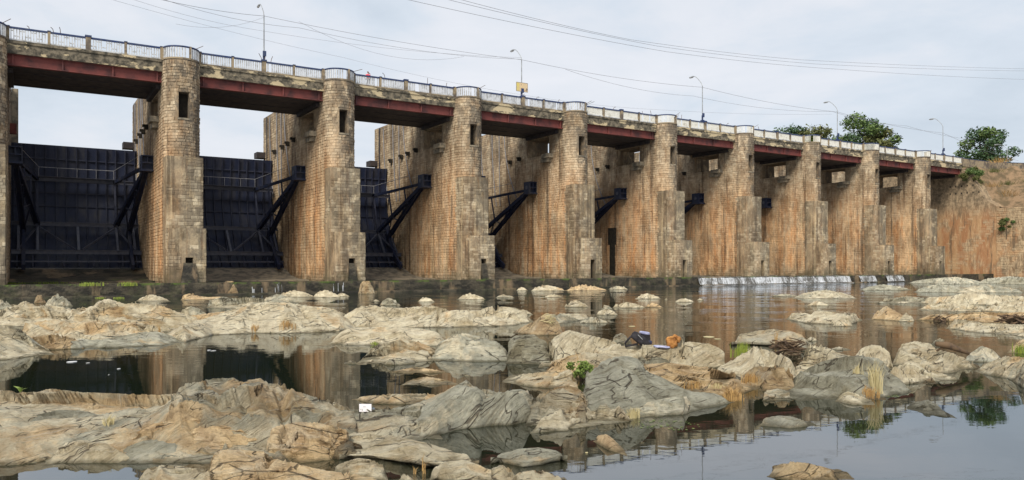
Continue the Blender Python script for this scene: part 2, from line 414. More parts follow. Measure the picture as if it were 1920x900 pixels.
def water(name='river_water'):
    m = Mat(name, .02, .5); p = m.pos(); nt = m.nt
    x, y, z = m.sep(p)
    far = m.step(y, 13, 34)
    r1 = m.noise(p, 2.6, 3, .5, (.55, 1.3, 1)); r2 = m.noise(p, .35, 3, .5)
    h = m.math('MULTIPLY', r1, m.math('ADD', m.math('MULTIPLY', m.math('MULTIPLY', far, m.step(r2, .38, .6)), .018), .0008))
    bp = m.n('ShaderNodeBump'); bp.inputs['Strength'].default_value = 1; bp.inputs['Distance'].default_value = 1.0; m.l(h, bp.inputs['Height'])
    gl = m.n('ShaderNodeBsdfGlossy'); gl.inputs['Roughness'].default_value = .015; gl.inputs['Color'].default_value = (.93,.96,1,1)
    fr = m.n('ShaderNodeFresnel'); fr.inputs['IOR'].default_value = 3.4
    m.l(bp.outputs[0], gl.inputs['Normal']); m.l(bp.outputs[0], fr.inputs['Normal'])
    tr = m.n('ShaderNodeBsdfTransparent'); tr.inputs['Color'].default_value = (.30,.29,.15,1)
    df = m.n('ShaderNodeBsdfDiffuse')
    m.l(m.mix(m.step(m.noise(p, .12, 3), .4, .65), (.016,.024,.013), (.040,.036,.018)), df.inputs['Color'])
    m1 = m.n('ShaderNodeMixShader'); m1.inputs[0].default_value = .55; m.l(tr.outputs[0], m1.inputs[1]); m.l(df.outputs[0], m1.inputs[2])
    m2 = m.n('ShaderNodeMixShader'); m.l(fr.outputs[0], m2.inputs[0]); m.l(m1.outputs[0], m2.inputs[1]); m.l(gl.outputs[0], m2.inputs[2])
    m.l(m2.outputs[0], m.out.inputs[0]); return m.m
M['water'] = water()
M['bed'] = worn('river_bed_silt', (.055,.048,.028), (.025,.025,.015), .7, .95)
M['soil'] = worn('dry_bank_soil', (.25,.17,.105), (.12,.09,.055), .9, .95, .1, .38, .62, None, .12)
def leafm(name, c1, c2):
    m = Mat(name, .6, .25); g = m.n('ShaderNodeNewGeometry')
    m.col(m.ramp(g.outputs['Random Per Island'], [(0, c1), (1, c2)]))
    m.b.inputs['Transmission Weight'].default_value = 0
    return m.m
M['leaf'] = leafm('tree_leaves', (.05,.095,.03), (.14,.20,.06))
M['leaf_dark'] = leafm('dark_leaves', (.030,.070,.035), (.085,.14,.055))
M['leaf_light'] = leafm('light_leaves', (.085,.14,.025), (.19,.25,.06))
M['leaf_olive'] = leafm('olive_leaves', (.06,.07,.02), (.14,.15,.05))
M['grass_orange'] = leafm('rust_grass', (.20,.115,.045), (.46,.29,.11))
M['grass_yellow'] = leafm('straw_grass', (.30,.25,.12), (.54,.46,.26))
M['grass_green'] = leafm('green_grass', (.09,.14,.02), (.26,.30,.05))
M['bark'] = worn('bark', (.12,.09,.06), (.07,.055,.04), 4, .9)
M['twig'] = worn('dry_twigs', (.13,.085,.05), (.06,.04,.028), 5, .9)

# ------------------------------------------------------------------ the dam
ZB, ZD = .30, 17.72                              # foot of the piers, top of the deck
YEND = 19.6
HW = S/2 - R                                     # half a bay
YT, ZT, YG, ZG = 5.53, 10.49, 15.88, 12.745      # gate pivot and gate crest
RG = math.hypot(YG-YT, ZG-ZT)

def stone_variants(mat):
    out = []
    for k in range(7):
        q = random.Random(k); j = lambda a: q.uniform(-a, a)
        b = MB(); vs = [(-.5,0,-.5),(.5,0,-.5),(.5,0,.5),(-.5,0,.5)]
        bx, bz = .06, .11
        vs += [(sx*(.5-bx)+j(.03), -1+j(.3), sz*(.5-bz)+j(.06)) for sx, sz in ((-1,-1),(1,-1),(1,1),(-1,1))]
        b.add(vs, [(4,5,6,7),(0,1,5,4),(1,2,6,5),(2,3,7,6),(3,0,4,7)])
        out.append((b, b.mesh('stone', mat)))
    return out
VAR = {'stone': stone_variants(M['stone']), 'casing': stone_variants(M['casing']), 'abut': stone_variants(M['abut'])}

from mathutils import noise as mnoise
def patch_noise(a, b): return mnoise.fractal(Vector((a*.55, b*.55, 3.3)), 1.0, 2.0, 3)
def path_fn(pts):                                # arc length walk along a plan polyline
    P = [Vector((p[0], p[1])) for p in pts]; L = [0]
    for a, b in zip(P, P[1:]): L.append(L[-1]+(b-a).length)
    def at(s):
        for i in range(len(P)-1):
            if s <= L[i+1] or i == len(P)-2:
                d = (P[i+1]-P[i]).normalized(); return P[i]+d*(s-L[i]), d
    return at, L[-1], L
def course(root, rootpos, pts, z0, z1, kind, single, seed, skip=lambda p, z, hl, hh: False, h=.245, l=.47, rough=1.0, depth=.05, ztop=None, patch=0):
    """lay courses of stone along pts; the ones that show largest are parts, the rest one part"""
    q = random.Random(seed); at, tot, L = path_fn(pts); sts = []; z = z0; row = 0
    corners = L[1:-1] if len(pts) < 7 else []
    while z < z1-.1:
        hh = min(h*q.uniform(.8, 1.2), z1-z); s = -q.uniform(0, .5)*l
        while s < tot:
            ll = l*q.uniform(.65, 1.4); a, b = max(s, 0), min(s+ll, tot)
            for cc in corners:
                if a < cc < b:
                    if cc-a > b-cc: b = cc
                    else: a = cc
                    s = b-ll if b == cc else s
            if b-a > .12 and q.random() > .012*rough:
                p, d = at((a+b)/2); zc = z+hh/2
                if patch and patch_noise(p.x*1.1+seed, zc*.9+p.y) < patch: pass
                elif not skip(p, zc, (b-a)/2, hh/2) and (ztop is None or zc+hh/2 < ztop(p)):
                    sts.append((p, d, zc, (b-a)-.022, hh-.022, depth*q.uniform(.6, 1.4), q.randrange(7), q.uniform(-.012, .012)*rough))
            s = b if b > s else s+ll
        z += hh; row += 1
    def score(t):
        p, d, zc, ll, hh = t[:5]; w = rootpos + W(p.x, p.y, zc) - W(0,0,0); nrm = Vector((d.y, -d.x))
        nw = W(nrm.x, nrm.y, 0)-W(0,0,0); v = -w; v.z = 0
        return ll*hh*max(0, nw.dot(v.normalized()))/v.length_squared
    if single:
        sts.sort(key=score, reverse=True)
        for p, d, zc, ll, hh, dp, k, rr in sts[:single]:
            # local x along the wall, local -y outwards: walking the path with the core on the left
            put('stone', VAR[kind][k][1], root, (p.x, p.y, zc), rot=(0, rr, math.atan2(d.y, d.x)), scale=(ll, dp, hh))
        sts = sts[single:]
    if sts:
        vs, fs = [], []
        base = [np.array(VAR[kind][k][0].v) for k in range(7)]; fb = VAR[kind][0][0].f
        for i, (p, d, zc, ll, hh, dp, k, rr) in enumerate(sts):
            v = base[k]*np.array([ll, dp, hh]); v[:,2] += rr*v[:,0]
            x = p.x + v[:,0]*d.x - v[:,1]*d.y; y = p.y + v[:,0]*d.y + v[:,1]*d.x
            vs.append(np.stack([x, y, v[:,2]+zc], 1)); fs += [tuple(j+8*i for j in f) for f in fb]
        me = bpy.data.meshes.new('stone_courses'); me.from_pydata(np.concatenate(vs).tolist(), [], fs); me.materials.append(M[kind])
        put('stone_courses', me, root, kind='stuff')

def arc(r, n=16, a0=0, a1=math.pi): return [(-r*math.cos(a0+(a1-a0)*i/n), -r*math.sin(a0+(a1-a0)*i/n)) for i in range(n+1)]
HY0, HY1, HZ0, HZ1 = 2.7, 6.6, 13.8, 15.6        # walkway passage through every pier
SW, SZ0, SZ1 = .37, 13.28, 15.23                 # slot window in the nose
def nose(notch):
    if not notch: return arc(R)
    out = []
    for x, y in arc(R, 24):
        if abs(x) < SW: continue
        out.append((x, y))
    k = [i for i in range(len(out)) if out[i][0] > 0][0]; yy = -math.sqrt(R*R-SW*SW)
    return out[:k] + [(-SW, yy), (-SW, -.45), (SW, -.45), (SW, yy)] + out[k:]
def core(b, z0, z1, notch, hole):
    if hole:
        b.prism(nose(notch) + [(R, HY0), (-R, HY0)], z0, z1); b.prism([(-R,HY1),(R,HY1),(R,YEND),(-R,YEND)], z0, z1)
    else: b.prism(nose(notch) + [(R, YEND), (-R, YEND)], z0, z1)
def pier_skip(p, z, hl, hh):
    if abs(p.x) < SW+hl*.9 and p.y < -.9 and SZ0-hh < z < SZ1+hh: return True
    if HY0-hl < p.y < HY1+hl and HZ0-hh < z < HZ1+hh: return True
    return False
def sq(q, w, y0):
    c = .05
    return [(-w, y0), (-w, -q+c), (-w+c, -q), (w-c, -q), (w, -q+c), (w, y0)]
def sq4(q, w, y0): return [(-w, y0), (-w, -q), (w, -q), (w, y0)]
PL = ['weathered masonry pier at the left edge of the picture, only its right flank showing',
      'tall masonry pier between the two nearest navy gates, stained orange along its left flank',
      'masonry pier with bright orange flank right of the second gate, below the person in pink',
      'masonry pier with orange and black runs right of the third, narrow showing gate',
      'masonry pier right of the gate arm frame that stands clear of its plate',
      'masonry pier behind the tall black vertical stain, left end of the white spillover',
      'masonry pier behind the middle of the white spillover, a small bright opening in its flank',
      'masonry pier with blackened lower step near the right end of the long spillover',
      'masonry pier just left of the farthest one, dark stain over its grey step',
      'farthest masonry pier of the dam, last before the orange abutment']
NST = {0: 40, 1: 170, 2: 150, 3: 110, 4: 80}
for n in range(10):
    P = W(S*n, 0, 0)
    root = empty('dam_pier', P, label=PL[n], cat='pier', group='masonry piers of the dam')
    b = MB()
    core(b, ZB, SZ0, False, False); core(b, SZ0, HZ0, True, False); core(b, HZ0, SZ1, True, True); core(b, SZ1, HZ1, False, True); core(b, HZ1, ZD-.02, False, False)
    b.build('core', M['mortar'], root)
    s1 = NST.get(n, 0)
    left = [(-R, YEND), (-R, 0)] + arc(R, 16)[1:]
    tail = [(R, 3.5)] if n else [(R, YEND)]
    course(root, P, left + tail, .9, 17.62, 'stone', s1, 100+n, pier_skip, depth=.028)
    # stepped casings round the nose
    c1 = MB(); c1.prism(sq(1.75, R, 0), ZB, 10.3); o = c1.build('upper_casing', M['casing_mortar'], root)
    course(root, P, sq4(1.75, R, 0), 4.9, 10.22, 'casing', s1//3, 300+n, depth=.018, patch=.05)
    c2 = MB(); pl = sq(2.9, R+.012, -1.5)
    hw = .27; ncx = .12
    front = pl[0:3] + [(ncx-hw, -2.9), (ncx-hw, -2.3), (ncx+hw, -2.3), (ncx+hw, -2.9)] + pl[3:]
    c2.prism(front, ZB, 2.75); c2.prism(pl, 2.75, 4.9); c2.build('lower_casing', M['casing_mortar'], root)
    course(root, P, sq4(2.9, R+.012, -1.5), .9, 4.8, 'casing', s1//3, 400+n, lambda p, z, hl, hh: p.y < -2.6 and abs(p.x-ncx) < hw+hl and z < 2.75+hh, depth=.018, patch=-.08)
    # string course, niche lining, moss slab
    nb = MB(); nb.box(ncx-hw, ncx+hw, -2.36, -2.30, .9, 2.75); nb.build('niche', M['dark'], root)
    if n in (1, 2, 3):
        sl = MB(); w0, w1 = (.62, .40) if n == 1 else (.34, .26)
        sl.add([(ncx-w0,-3.25,.85),(ncx+w0,-3.25,.85),(ncx+w1,-2.93,2.35),(ncx-w1,-2.93,2.35),(ncx-w0,-2.905,.85),(ncx+w0,-2.905,.85),(ncx+w1,-2.905,2.35),(ncx-w1,-2.905,2.35)],
               [(0,1,2,3),(0,3,7,4),(1,5,6,2),(3,2,6,7)]); sl.build('mossy_slab', M['sill'], root)
    wb = MB(); wb.box(-SW, SW, -.52, -.46, SZ0, SZ1); wb.build('window_recess', M['dark'], root)
    wb = MB(); wb.box(-SW-.07, SW+.07, -R-.03, -R+.25, SZ0-.14, SZ0-.004); wb.build('window_sill', M['conc'], root)
    # walkway brackets and the row of corbels that climbs the flank
    wb = MB(); wb.box(-R-.62, -R-.02, 1.9, 3.3, 13.35, 13.78); wb.build('bracket', M['conc'], root)
    wb = MB(); wb.box(-R-.42, -R-.02, 2.3, 3.7, 12.95, 13.345); wb.build('bracket', M['conc'], root)
    if n < 7:
        cme = None
        for k, yy in enumerate((8.2, 10.1, 11.8, 14.6)):
            if n > 3 and k > 1: continue
            if cme is None:
                cb = MB(); cb.box(-.32, -.02, -.17, .17, -.22, .18); cb.box(-.46, -.32, -.17, .17, -.02, .18); cme = cb.mesh('corbel', M['dark'] if n else M['red'])
            put('corbel', cme, root, (-R, yy, 13.9-.12*k))
        if n in (1, 2, 3):
            cb = MB(); cb.box(-R-.9, -R+.02, YEND-.9, YEND+.35, 13.4, 14.0); cb.build('corbel', M['soffit'], root)
        cb = MB()
        for k, (ya, yb) in enumerate(((11.5, 8.4), (12.6, 12.4), (14.2, 13.2), (16.8, 15.4))):
            pts = [(-R-.10, ya+(yb-ya)*(t**2), 17.4+(9.0-17.4)*t) for t in [i/8 for i in range(9)]]
            cb = MB(); cb.tube(pts, .05, 5); cb.build('hoist_cable', M['cable'], root)
    if n == 5:
        gb = MB(); gb.prism([(-R-.05, 7.0), (-R+.1, 7.0), (-R+.1, 8.0), (-R-.05, 8.0)], .9, 5.0); gb.prism([(-R-.055, 6.8), (-R+.1, 6.8), (-R+.1, 8.3), (-R-.055, 8.3)], 4.6, 6.6); gb.build('black_stain_panel', M['dark'], root)  # raised dark panel added to stand for the black vertical stain
    # groove for the stop logs near the upstream end
    gb = MB(); gb.box(-R-.075, -R-.045, 17.9, 18.25, 8, 17.6); gb.build('stoplog_groove', M['soffit'], root)
    if n == 0:
        gb = MB(); gb.box(R+.05, R+.55, 16.5, 17.6, 11.9, 17.6); gb.build('hoist_column', M['conc'], root)
        gb = MB(); gb.box(R+.05, R+.5, 9, 9.6, 12.6, 13.4); gb.build('bracket', M['red'], root)

    # curved balustrade on the nose
    label = ['curved white balustrade cut by the left edge of the picture', 'curved white balustrade with blue rail on top of the big nearest pier',
             'curved balustrade on the pier just left of the person in pink', 'curved balustrade on the pier between the third and fourth red beams',
             'curved balustrade on the pier beside the long loose rod', 'curved balustrade on the pier just left of the third lamp pole',
             'curved balustrade on the pier left of the broad flat tree', 'curved balustrade on the pier in front of the broad flat tree',
             'curved balustrade on the pier in front of the taller middle tree', 'curved balustrade on the farthest pier, near the last lamp pole'][n]
    br = empty('curved_balustrade', P + Vector((0,0,ZD)), label=label, cat='balustrade', group='curved balustrades on the pier noses')
    b = MB(); b.prism(arc(R+.05, 18) + arc(R-.14, 18)[::-1], -.02, .10); b.build('base_ring', M['post'], br)
    b = MB(); b.tube([(x, y, .93) for x, y in arc(R-.02, 18)], .07, 6); b.build('top_rail', M['blue'], br)
    sm = MB(); sm.box(-.045, .045, -.03, .03, .10, .90); sme = sm.mesh('baluster', M['white'])
    N = 20 if n < 5 else 26
    joined = MB()
    for k in range(N):
        a = math.pi*(k+.5)/N; x, y = -(R-.03)*math.cos(a), -(R-.03)*math.sin(a)
        if rnd.random() < .06: continue
        if n < 5: put('baluster', sme, br, (x, y, 0), rz=math.atan2(y, x)+math.pi/2)
        else:
            ca, sa = math.cos(a+math.pi/2), math.sin(a+math.pi/2)
            joined.add([(x+vx*ca*-1-vy*sa*-1, y+vx*sa*-1*-1+vy*ca, vz) for vx, vy, vz in sm.v], sm.f)
    if n >= 5: joined.build('balusters', M['white2'], br, kind='stuff')
    for a in (.04, .62, .96):
        b = MB(); x, y = -(R-.02)*math.cos(a*math.pi), -(R-.02)*math.sin(a*math.pi); b.box(x-.08, x+.08, y-.08, y+.08, .10, .99); b.build('post', M['post'], br)
    a = rnd.uniform(.55, .8)*math.pi; x, y = -R*math.cos(a), -R*math.sin(a)
    b = MB(); b.tube([(x, y, .9), (x+rnd.uniform(.5, .9), y+.1, 1.15+rnd.uniform(0, .2))], .022, 5); b.build('loose_rod', M['rust'], br)

# ---- bridge spans, balustrades, gates
BL = ['concrete and red steel bridge span over the nearest gate', 'bridge span with peeling cream plaster over the second gate, under the first lamp pole',
      'bridge span over the third gate, right below the person in pink', 'bridge span under the lamp pole with the cream signboard',
      'bridge span with a long loose rod, right of the signboard lamp pole', 'bridge span under the third lamp pole from the left',
      'bridge span left of the broad flat tree, no lamp standing on it', 'bridge span under the fourth lamp pole, in front of the broad flat tree',
      'bridge span second from the right end of the dam', 'last bridge span at the right, reaching the orange abutment']
RL = [s.replace('bridge span', 'straight white balustrade').replace('concrete and red steel ', '').replace('with peeling cream plaster over', 'above the peeling plaster over').replace('right below', 'in front of') for s in BL]
GL = ['navy radial gate at far left, the nearest and widest showing', 'navy radial gate second from the left, between the two big orange piers',
      'navy radial gate third from the left, a narrow strip of its plate showing', 'navy gate whose arm frame stands before the fourth bay, plate hidden',
      'navy gate of the bay with the tall black vertical stain, short arms showing', 'navy gate whose pivot box and arm stub show in the sixth bay',
      'navy gate with only a small dark pivot box showing in the seventh bay', 'navy gate hidden behind the eighth bay pier', 'navy gate hidden in the second bay from the right end', 'navy gate hidden in the last bay beside the orange abutment']
def gy(z, d=0.0): return YT + math.sqrt((RG-d)**2 - (z-ZT)**2)
def make_gate():
    root = empty('radial_gate', (0,0,0))
    b = MB(); N = 22; z0, z1 = 1.95, ZG
    zs = [z0+(z1-z0)*i/N for i in range(N+1)]
    for zz, zw in zip(zs, zs[1:]):
        for d0, fl in ((.0, 0), (.05, 1)):
            q = [(-HW+.03, gy(zz,d0), zz), (HW-.03, gy(zz,d0), zz), (HW-.03, gy(zw,d0), zw), (-HW+.03, gy(zw,d0), zw)]
            b.add(q, [(0,1,2,3)] if fl else [(3,2,1,0)])
    b.box(-HW+.03, HW-.03, gy(ZG)-.06, gy(ZG)+.02, ZG, ZG+.05)
    b.build('skin_plate', M['navy'], root)
    rb = MB()
    for zz, zw in zip(zs, zs[1:]):
        a0, a1 = gy(zz,.05), gy(zw,.05)
        rb.add([(-.04,a0-.22,zz),(.04,a0-.22,zz),(.04,a0,zz),(-.04,a0,zz),(-.04,a1-.22,zw),(.04,a1-.22,zw),(.04,a1,zw),(-.04,a1,zw)], [(0,1,5,4),(1,2,6,5),(3,0,4,7)])
    rme = rb.mesh('rib', M['navy3'])
    for k in range(13): put('rib', rme, root, (-HW+.25+(2*HW-.5)*k/12, 0, 0))
    for zz in (11.6, 8.6, 7.4):
        h = MB(); h.bar((-HW+.05, gy(zz,.12), zz), (HW-.05, gy(zz,.12), zz), .10, .10); h.build('stiffener', M['navy3'], root)
    D = .95; AX = 3.0
    za, zb, zc = 9.7, 5.75, 3.3
    ga, gb_, gc = gy(za, D), gy(zb, D), gy(zc, D)
    h = MB(); h.ibar((-HW+.2, ga, za), (HW-.2, ga, za), .30, .36); h.build('upper_girder', M['navy2'], root)
    h = MB(); h.ibar((-HW+.1, gb_, zb), (HW-.1, gb_, zb), .30, .34); h.build('middle_girder', M['navy2'], root)
    h = MB(); h.ibar((-HW+.1, gc, zc), (HW-.1, gc, zc), .30, .36); h.build('lower_girder', M['navy2'], root)
    for x in (-HW+.6, 0, HW-.6): h = MB(); h.bar((x, gb_, zb-.15), (x, gc, zc+.15), .2, .14); h.build('truss_post', M['navy2'], root)
    for s in (-1, 1):
        h = MB(); h.bar((s*AX, gb_, zb-.2), (s*.25, gc, zc+.2), .16, .14); h.build('diagonal_brace', M['navy2'], root)
        h = MB(); h.bar((s*AX, gb_, zb-.2), (s*(HW-.6), gc, zc+.2), .12, .12); h.build('diagonal_brace', M['navy2'], root)
    for k in range(9):
        x = -HW+.5+(2*HW-1.0)*k/8; h = MB(); h.bar((x, gy(zc,.9), zc-.2), (x, gy(2.0,.15)-.05, 2.05), .10, .16); h.build('toe_bracket', M['navy3'], root)
    h = MB(); h.bar((-HW+.1, gy(2.4,.42), 2.5), (HW-.1, gy(2.4,.42), 2.5), .14, .12); h.build('toe_beam', M['navy2'], root)
    h = MB(); h.tube([(-HW+.9, 8.2, ZT+.75), (-AX+.1, ga-.35, za+1.0), (AX-.1, ga-.35, za+1.0), (HW-.9, 8.2, ZT+.75)], .028, 6)
    for x in (-2.9, -1.5, 0, 1.5, 2.9): h.tube([(x, ga-.35, za+.15), (x, ga-.35, za+1.0)], .022, 5)
    h.build('handrail', M['cable'], root)
    h = MB(); h.box(-AX, AX, ga-.5, ga-.12, za+.19, za+.22); h.build('walkway_plate', M['navy2'], root)
    for s in (-1, 1):
        tx = s*(HW-.42); A = Vector((tx, YT+.1, ZT-.1))
        zl, xl = 5.1, HW-.95; gl_ = gy(zl, D)
        for zz, g in ((za, ga), (zb, gb_), (zc, gc)):
            h = MB(); h.ibar(A + Vector((0, .3, -.1 if zz == za else -.25)), (s*AX, g, zz) if zz != zc else (s*xl, gl_, zl), .34 if zz != za else .26, .40 if zz != za else .24, (s*1.0,0,.1), .06); h.build('arm', M['navy'], root)
        h = MB()
        def on(zz, g, t): return A.lerp(Vector((s*AX, g, zz)) if zz != zc else Vector((s*xl, gl_, zl)), t)
        for t in (.38, .68): h.bar(on(za, ga, t), on(zb, gb_, t), .12, .12); h.bar(on(zb, gb_, t), on(zc, gc, t), .12, .12)
        h.bar(on(zb, gb_, .38), on(zc, gc, .68), .10, .10); h.bar(on(zb, gb_, .68), on(zc, gc, 1), .10, .10); h.bar(on(za, ga, 1), on(zb, gb_, 1), .16, .16)
        h.build('arm_bracing', M['navy3'], root)
        h = MB(); pv = [(s*xl, gy(v, D), v) for v in (6.4, 5.6, 4.8, 4.0, 3.2, 2.5, 2.02)]
        for a_, b_ in zip(pv, pv[1:]): h.bar(a_, b_, .26, .5, (0, 1, .3))
        h.build('end_girder', M['navy'], root)
        h = MB(); h.bar((s*AX, gb_, zb), (s*AX, gc, zc), .18, .18); h.build('truss_post', M['navy2'], root)
        # pivot box: plates round a hollow, standing off the wall
        x0, x1 = (s*(HW-.92), s*(HW+.03)); x0, x1 = min(x0, x1), max(x0, x1)
        h = MB()
        h.box(x0, x1, YT-.62, YT+.62, ZT+.52, ZT+.60); h.box(x0, x1, YT-.62, YT+.62, ZT-.60, ZT-.52)
        h.box(x0, x0+.08, YT-.58, YT+.6, ZT-.52, ZT+.52); h.box(x1-.08, x1, YT-.58, YT+.6, ZT-.52, ZT+.52); h.box(x0+.08, x1-.08, YT-.18, YT-.10, ZT-.52, ZT+.52)
        h.box(x0+.08, x1-.08, YT-.56, YT-.2, ZT-.05, ZT+.05); h.box((x0+x1)/2-.04, (x0+x1)/2+.04, YT-.55, YT-.2, ZT+.05, ZT+.52)
        h.box(x0-.05, x1, YT-.75, YT+.75, ZT-.70, ZT-.61)
        tb = h.build('pivot_box', M['navy'], root)
        h = MB(); h.tube([(x0-.06, YT, ZT), (x1, YT, ZT)], .2, 14); h.build('pivot_pin', M['navy2'], tb)
    return root
gate0 = make_gate()
for n in range(10):
    cu = S*(n+.5); kw = dict(label=GL[n], cat='sluice gate', group='radial gates of the dam')
    if n == 0:
        gate0.location = W(cu, 0, 0); tagit(gate0, **kw)
    elif n < 7: dup(gate0, W(cu, 0, 0), **kw)
    # bays past the seventh show nothing of their gates; a plain leaf closes them
BX = HW-.004
for n in range(10):
    cu = S*(n+.5); P = W(cu, 0, 0)
    root = empty('bridge_span', P, label=BL[n], cat='bridge span', group='spans of the dam bridge')
    b = MB(); b.box(-BX, BX, -.02, 7.5, 16.85, ZD); b.box(-BX, BX, -.09, -.02, ZD-.16, ZD+.03); b.box(-BX, BX, -.05, -.02, 16.85, 16.93); b.build('deck_slab', M['fascia'], root)
    for k, y in enumerate((.32, 2.7, 5.0, 7.2)):
        g = MB(); g.ibar((-BX, y, 16.455), (BX, y, 16.455), .36, .78, t=.05)
        for i in range(9 if k == 0 else 0): pass
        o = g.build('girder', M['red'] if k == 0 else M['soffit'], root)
        if k == 0:
            o['label'] = 'red painted front girder'
            for x in (-4.6, -1.6, 1.6, 4.6):
                s_ = MB(); s_.box(x-.05, x+.05, y-.17, y-.03, 16.12, 16.79); s_.build('stiffener', M['red'], o)
    for x in (-3.3, 0, 3.3):
        g = MB(); g.box(x-.1, x+.1, .5, 7.0, 16.3, 16.84); g.build('darkening_beam', M['soffit'], root)  # beams added between the girders to darken the underside
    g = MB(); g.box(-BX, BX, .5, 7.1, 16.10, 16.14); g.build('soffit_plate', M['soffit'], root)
    for s in (-1, 1):
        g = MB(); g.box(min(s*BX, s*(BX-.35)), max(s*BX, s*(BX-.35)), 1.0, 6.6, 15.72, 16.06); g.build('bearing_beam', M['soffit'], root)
    br = empty('straight_balustrade', P + Vector((0,0,ZD)), label=RL[n], cat='balustrade', group='straight balustrades of the bridge')
    b = MB(); b.bar((-BX, .02, .92), (BX, .02, .92), .16, .12); b.build('top_rail', M['blue'], br)
    b = MB(); b.bar((-BX, .02, .10), (BX, .02, .10), .12, .09); b.build('bottom_rail', M['white'] if n == 0 or n > 3 else M['post'], br)
    for k in range(5):
        x = (-1+k*.5)*(BX-.08); w = .17 if k == 2 else .085
        b = MB(); b.box(x-w, x+w, -.08, .14, -.10, .97); po = b.build('post', M['post'], br)
        b = MB(); b.prism([(x-w*1.25,-.12),(x+w*1.25,-.12),(x+w*1.25,.18),(x-w*1.25,.18)], .975, 1.03 if k != 2 else 1.10)
        b.build('post_cap', M['blue'], po)
    sm = MB(); wd = .030 if not n else (.040 if n < 4 else .055)
    sm.box(-wd, wd, -.02, .06, .14, .875)
    if n: sm.box(-wd*1.5, wd*1.5, -.025, .065, .14, .26)
    sme = sm.mesh('baluster', M['white']); joined = MB()
    N = 57
    for k in range(N):
        x = -BX+.17+(2*BX-.34)*(k+.5)/N
        if any(abs(x-(-1+j*.5)*(BX-.08)) < (.2 if j == 2 else .11) for j in range(5)) or rnd.random() < .035: continue
        if n < 4: put('baluster', sme, br, (x, 0, 0), rot=(0, rnd.gauss(0,.012), 0))
        else: joined.add([(vx+x, vy, vz) for vx, vy, vz in sm.v], sm.f)
    if n >= 4: joined.build('balusters', M['white2'], br, kind='stuff')
    if n == 0:
        for zz in (.33, .70):
            for k in range(N):
                x = -BX+.17+(2*BX-.34)*k/N
                if (k % 4 in (0, 1)) == (zz < .5): continue
                if not any(abs(x-(-1+j*.5)*(BX-.08)) < .2 for j in range(5)):
                    b = MB(); b.box(x-.087, x+.087, -.012, .05, zz, zz+.065); b.build('cross_piece', M['white'], br)
    for k in range(3 if n < 6 else 1):
        x = rnd.uniform(-4.6, 4.6); dx = rnd.uniform(-.3, .45); L = rnd.uniform(.3, .75)
        b = MB(); b.tube([(x, .02, .88), (x+dx*.4, .05, 1.0+L*.4), (x+dx, .06, 1.0+L*rnd.uniform(.5, 1))], .024, 5); b.build('loose_rod', M['rust'], br)
    # sill and chute under the gate
    sr = MB(); sr.prism([(-HW, 5.5), (HW, 5.5), (HW, 24), (-HW, 24)], -.5, -.4)
    sr = MB()
    prof = [(4.0, .5), (4.0, .90), (7.0, .94), (9.5, 1.25), (11.2, 1.80), (11.9, 1.94), (14, 1.94), (20, .5)]
    sr.add([(-HW+.002, y, z) for y, z in prof]+[(HW-.002, y, z) for y, z in prof], [(i, i+1, i+1+len(prof), i+len(prof)) for i in range(len(prof)-1)])
    sr.build('gate_sill', M['conc'] if n else M['sill'], loc=P, rz=AL, kind='structure')
# the long loose rod on the fifth span
q = empty('loose_rod_pole', W(u_at(1088), .0, ZD), label='long thin rod leaning out over the rail right of the signboard lamp', cat='rod')
b = MB(); b.tube([(0,0,.7), (1.75, -.1, 1.5)], .035, 6); b.build('rod_bar', M['metal'], q)
b = MB(); b.tube([(.05,0,.6), (.0,.02,1.25)], .045, 6); b.build('clamp', M['rust'], q)

# ---- abutment, parapet, right bank
UA = S*10-R
root = empty('abutment_wall', W(UA, 0, 0), label='orange stained abutment wall with weep holes at the right end of the dam', cat='wall')
b = MB()
prof = [(-5.0, 10.9), (-3.4, 12.0), (-2.2, 14.2), (-1.0, 16.2), (0, 16.82), (YEND, 16.82)]
vs = [(0,y,z) for y, z in prof] + [(0,YEND,ZB), (0,-5.0,ZB)]
b.add(vs + [(2.2,y,z) for _,y,z in vs], [tuple(range(8)), tuple(range(15,7,-1))] + [(i,(i+1)%8+0,(i+1)%8+8,i+8) for i in range(8)])
b.f = [tuple(reversed(f)) if i >= 2 else f for i, f in enumerate(b.f)]
b.build('plastered_face', M['plaster'], root)
for k in range(16):
    h = MB(); y = -4.2+(k % 8)*.85; z = (13.2 if k < 8 else 14.3)-.0
    if z > 10.9+max(0,(y+5))*1.3-.3: continue
    h.box(-.03, .05, y-.09, y+.09, z-.12, z+.12); h.build('weep_hole', M['dark'], root)
h = MB()
h.box(-.03, 2.2, -17, -5.002, ZB, 10.6); h.build('masonry_core', M['plaster'], root)
course(root, W(UA,0,0), [(-.03, -5.0), (-.03, -17)], .6, 10.5, 'abut', 0, 900, h=.34, l=.7, depth=.04, patch=-.25)
course(root, W(UA,0,0), [(0, 4.0), (0, -4.95)], .9, 10.5, 'abut', 0, 901, h=.34, l=.7, depth=.02, patch=.22)
h = MB(); h.box(0, 2.2, YEND, YEND+.5, ZB, ZD); h.build('end_wall', M['mortar'], root)
root = empty('parapet_wall', W(UA, 0, ZD), label='plain pale parapet wall with blue coping running off right above the dirt bank', cat='wall')
h = MB(); pts = [(0,0,0), (9,0,.05), (20,-.6,.55), (34,-2.5,1.2)]
for p, q in zip(pts, pts[1:]):
    h.bar((p[0],p[1],p[2]+.2), (q[0],q[1],q[2]+.2), .2, 1.2)
h.build('wall_panel', M['post'], root)
h = MB()
for p, q in zip(pts, pts[1:]): h.bar((p[0],p[1],p[2]+.83), (q[0],q[1],q[2]+.83), .26, .07)
h.build('coping', M['blue'], root)

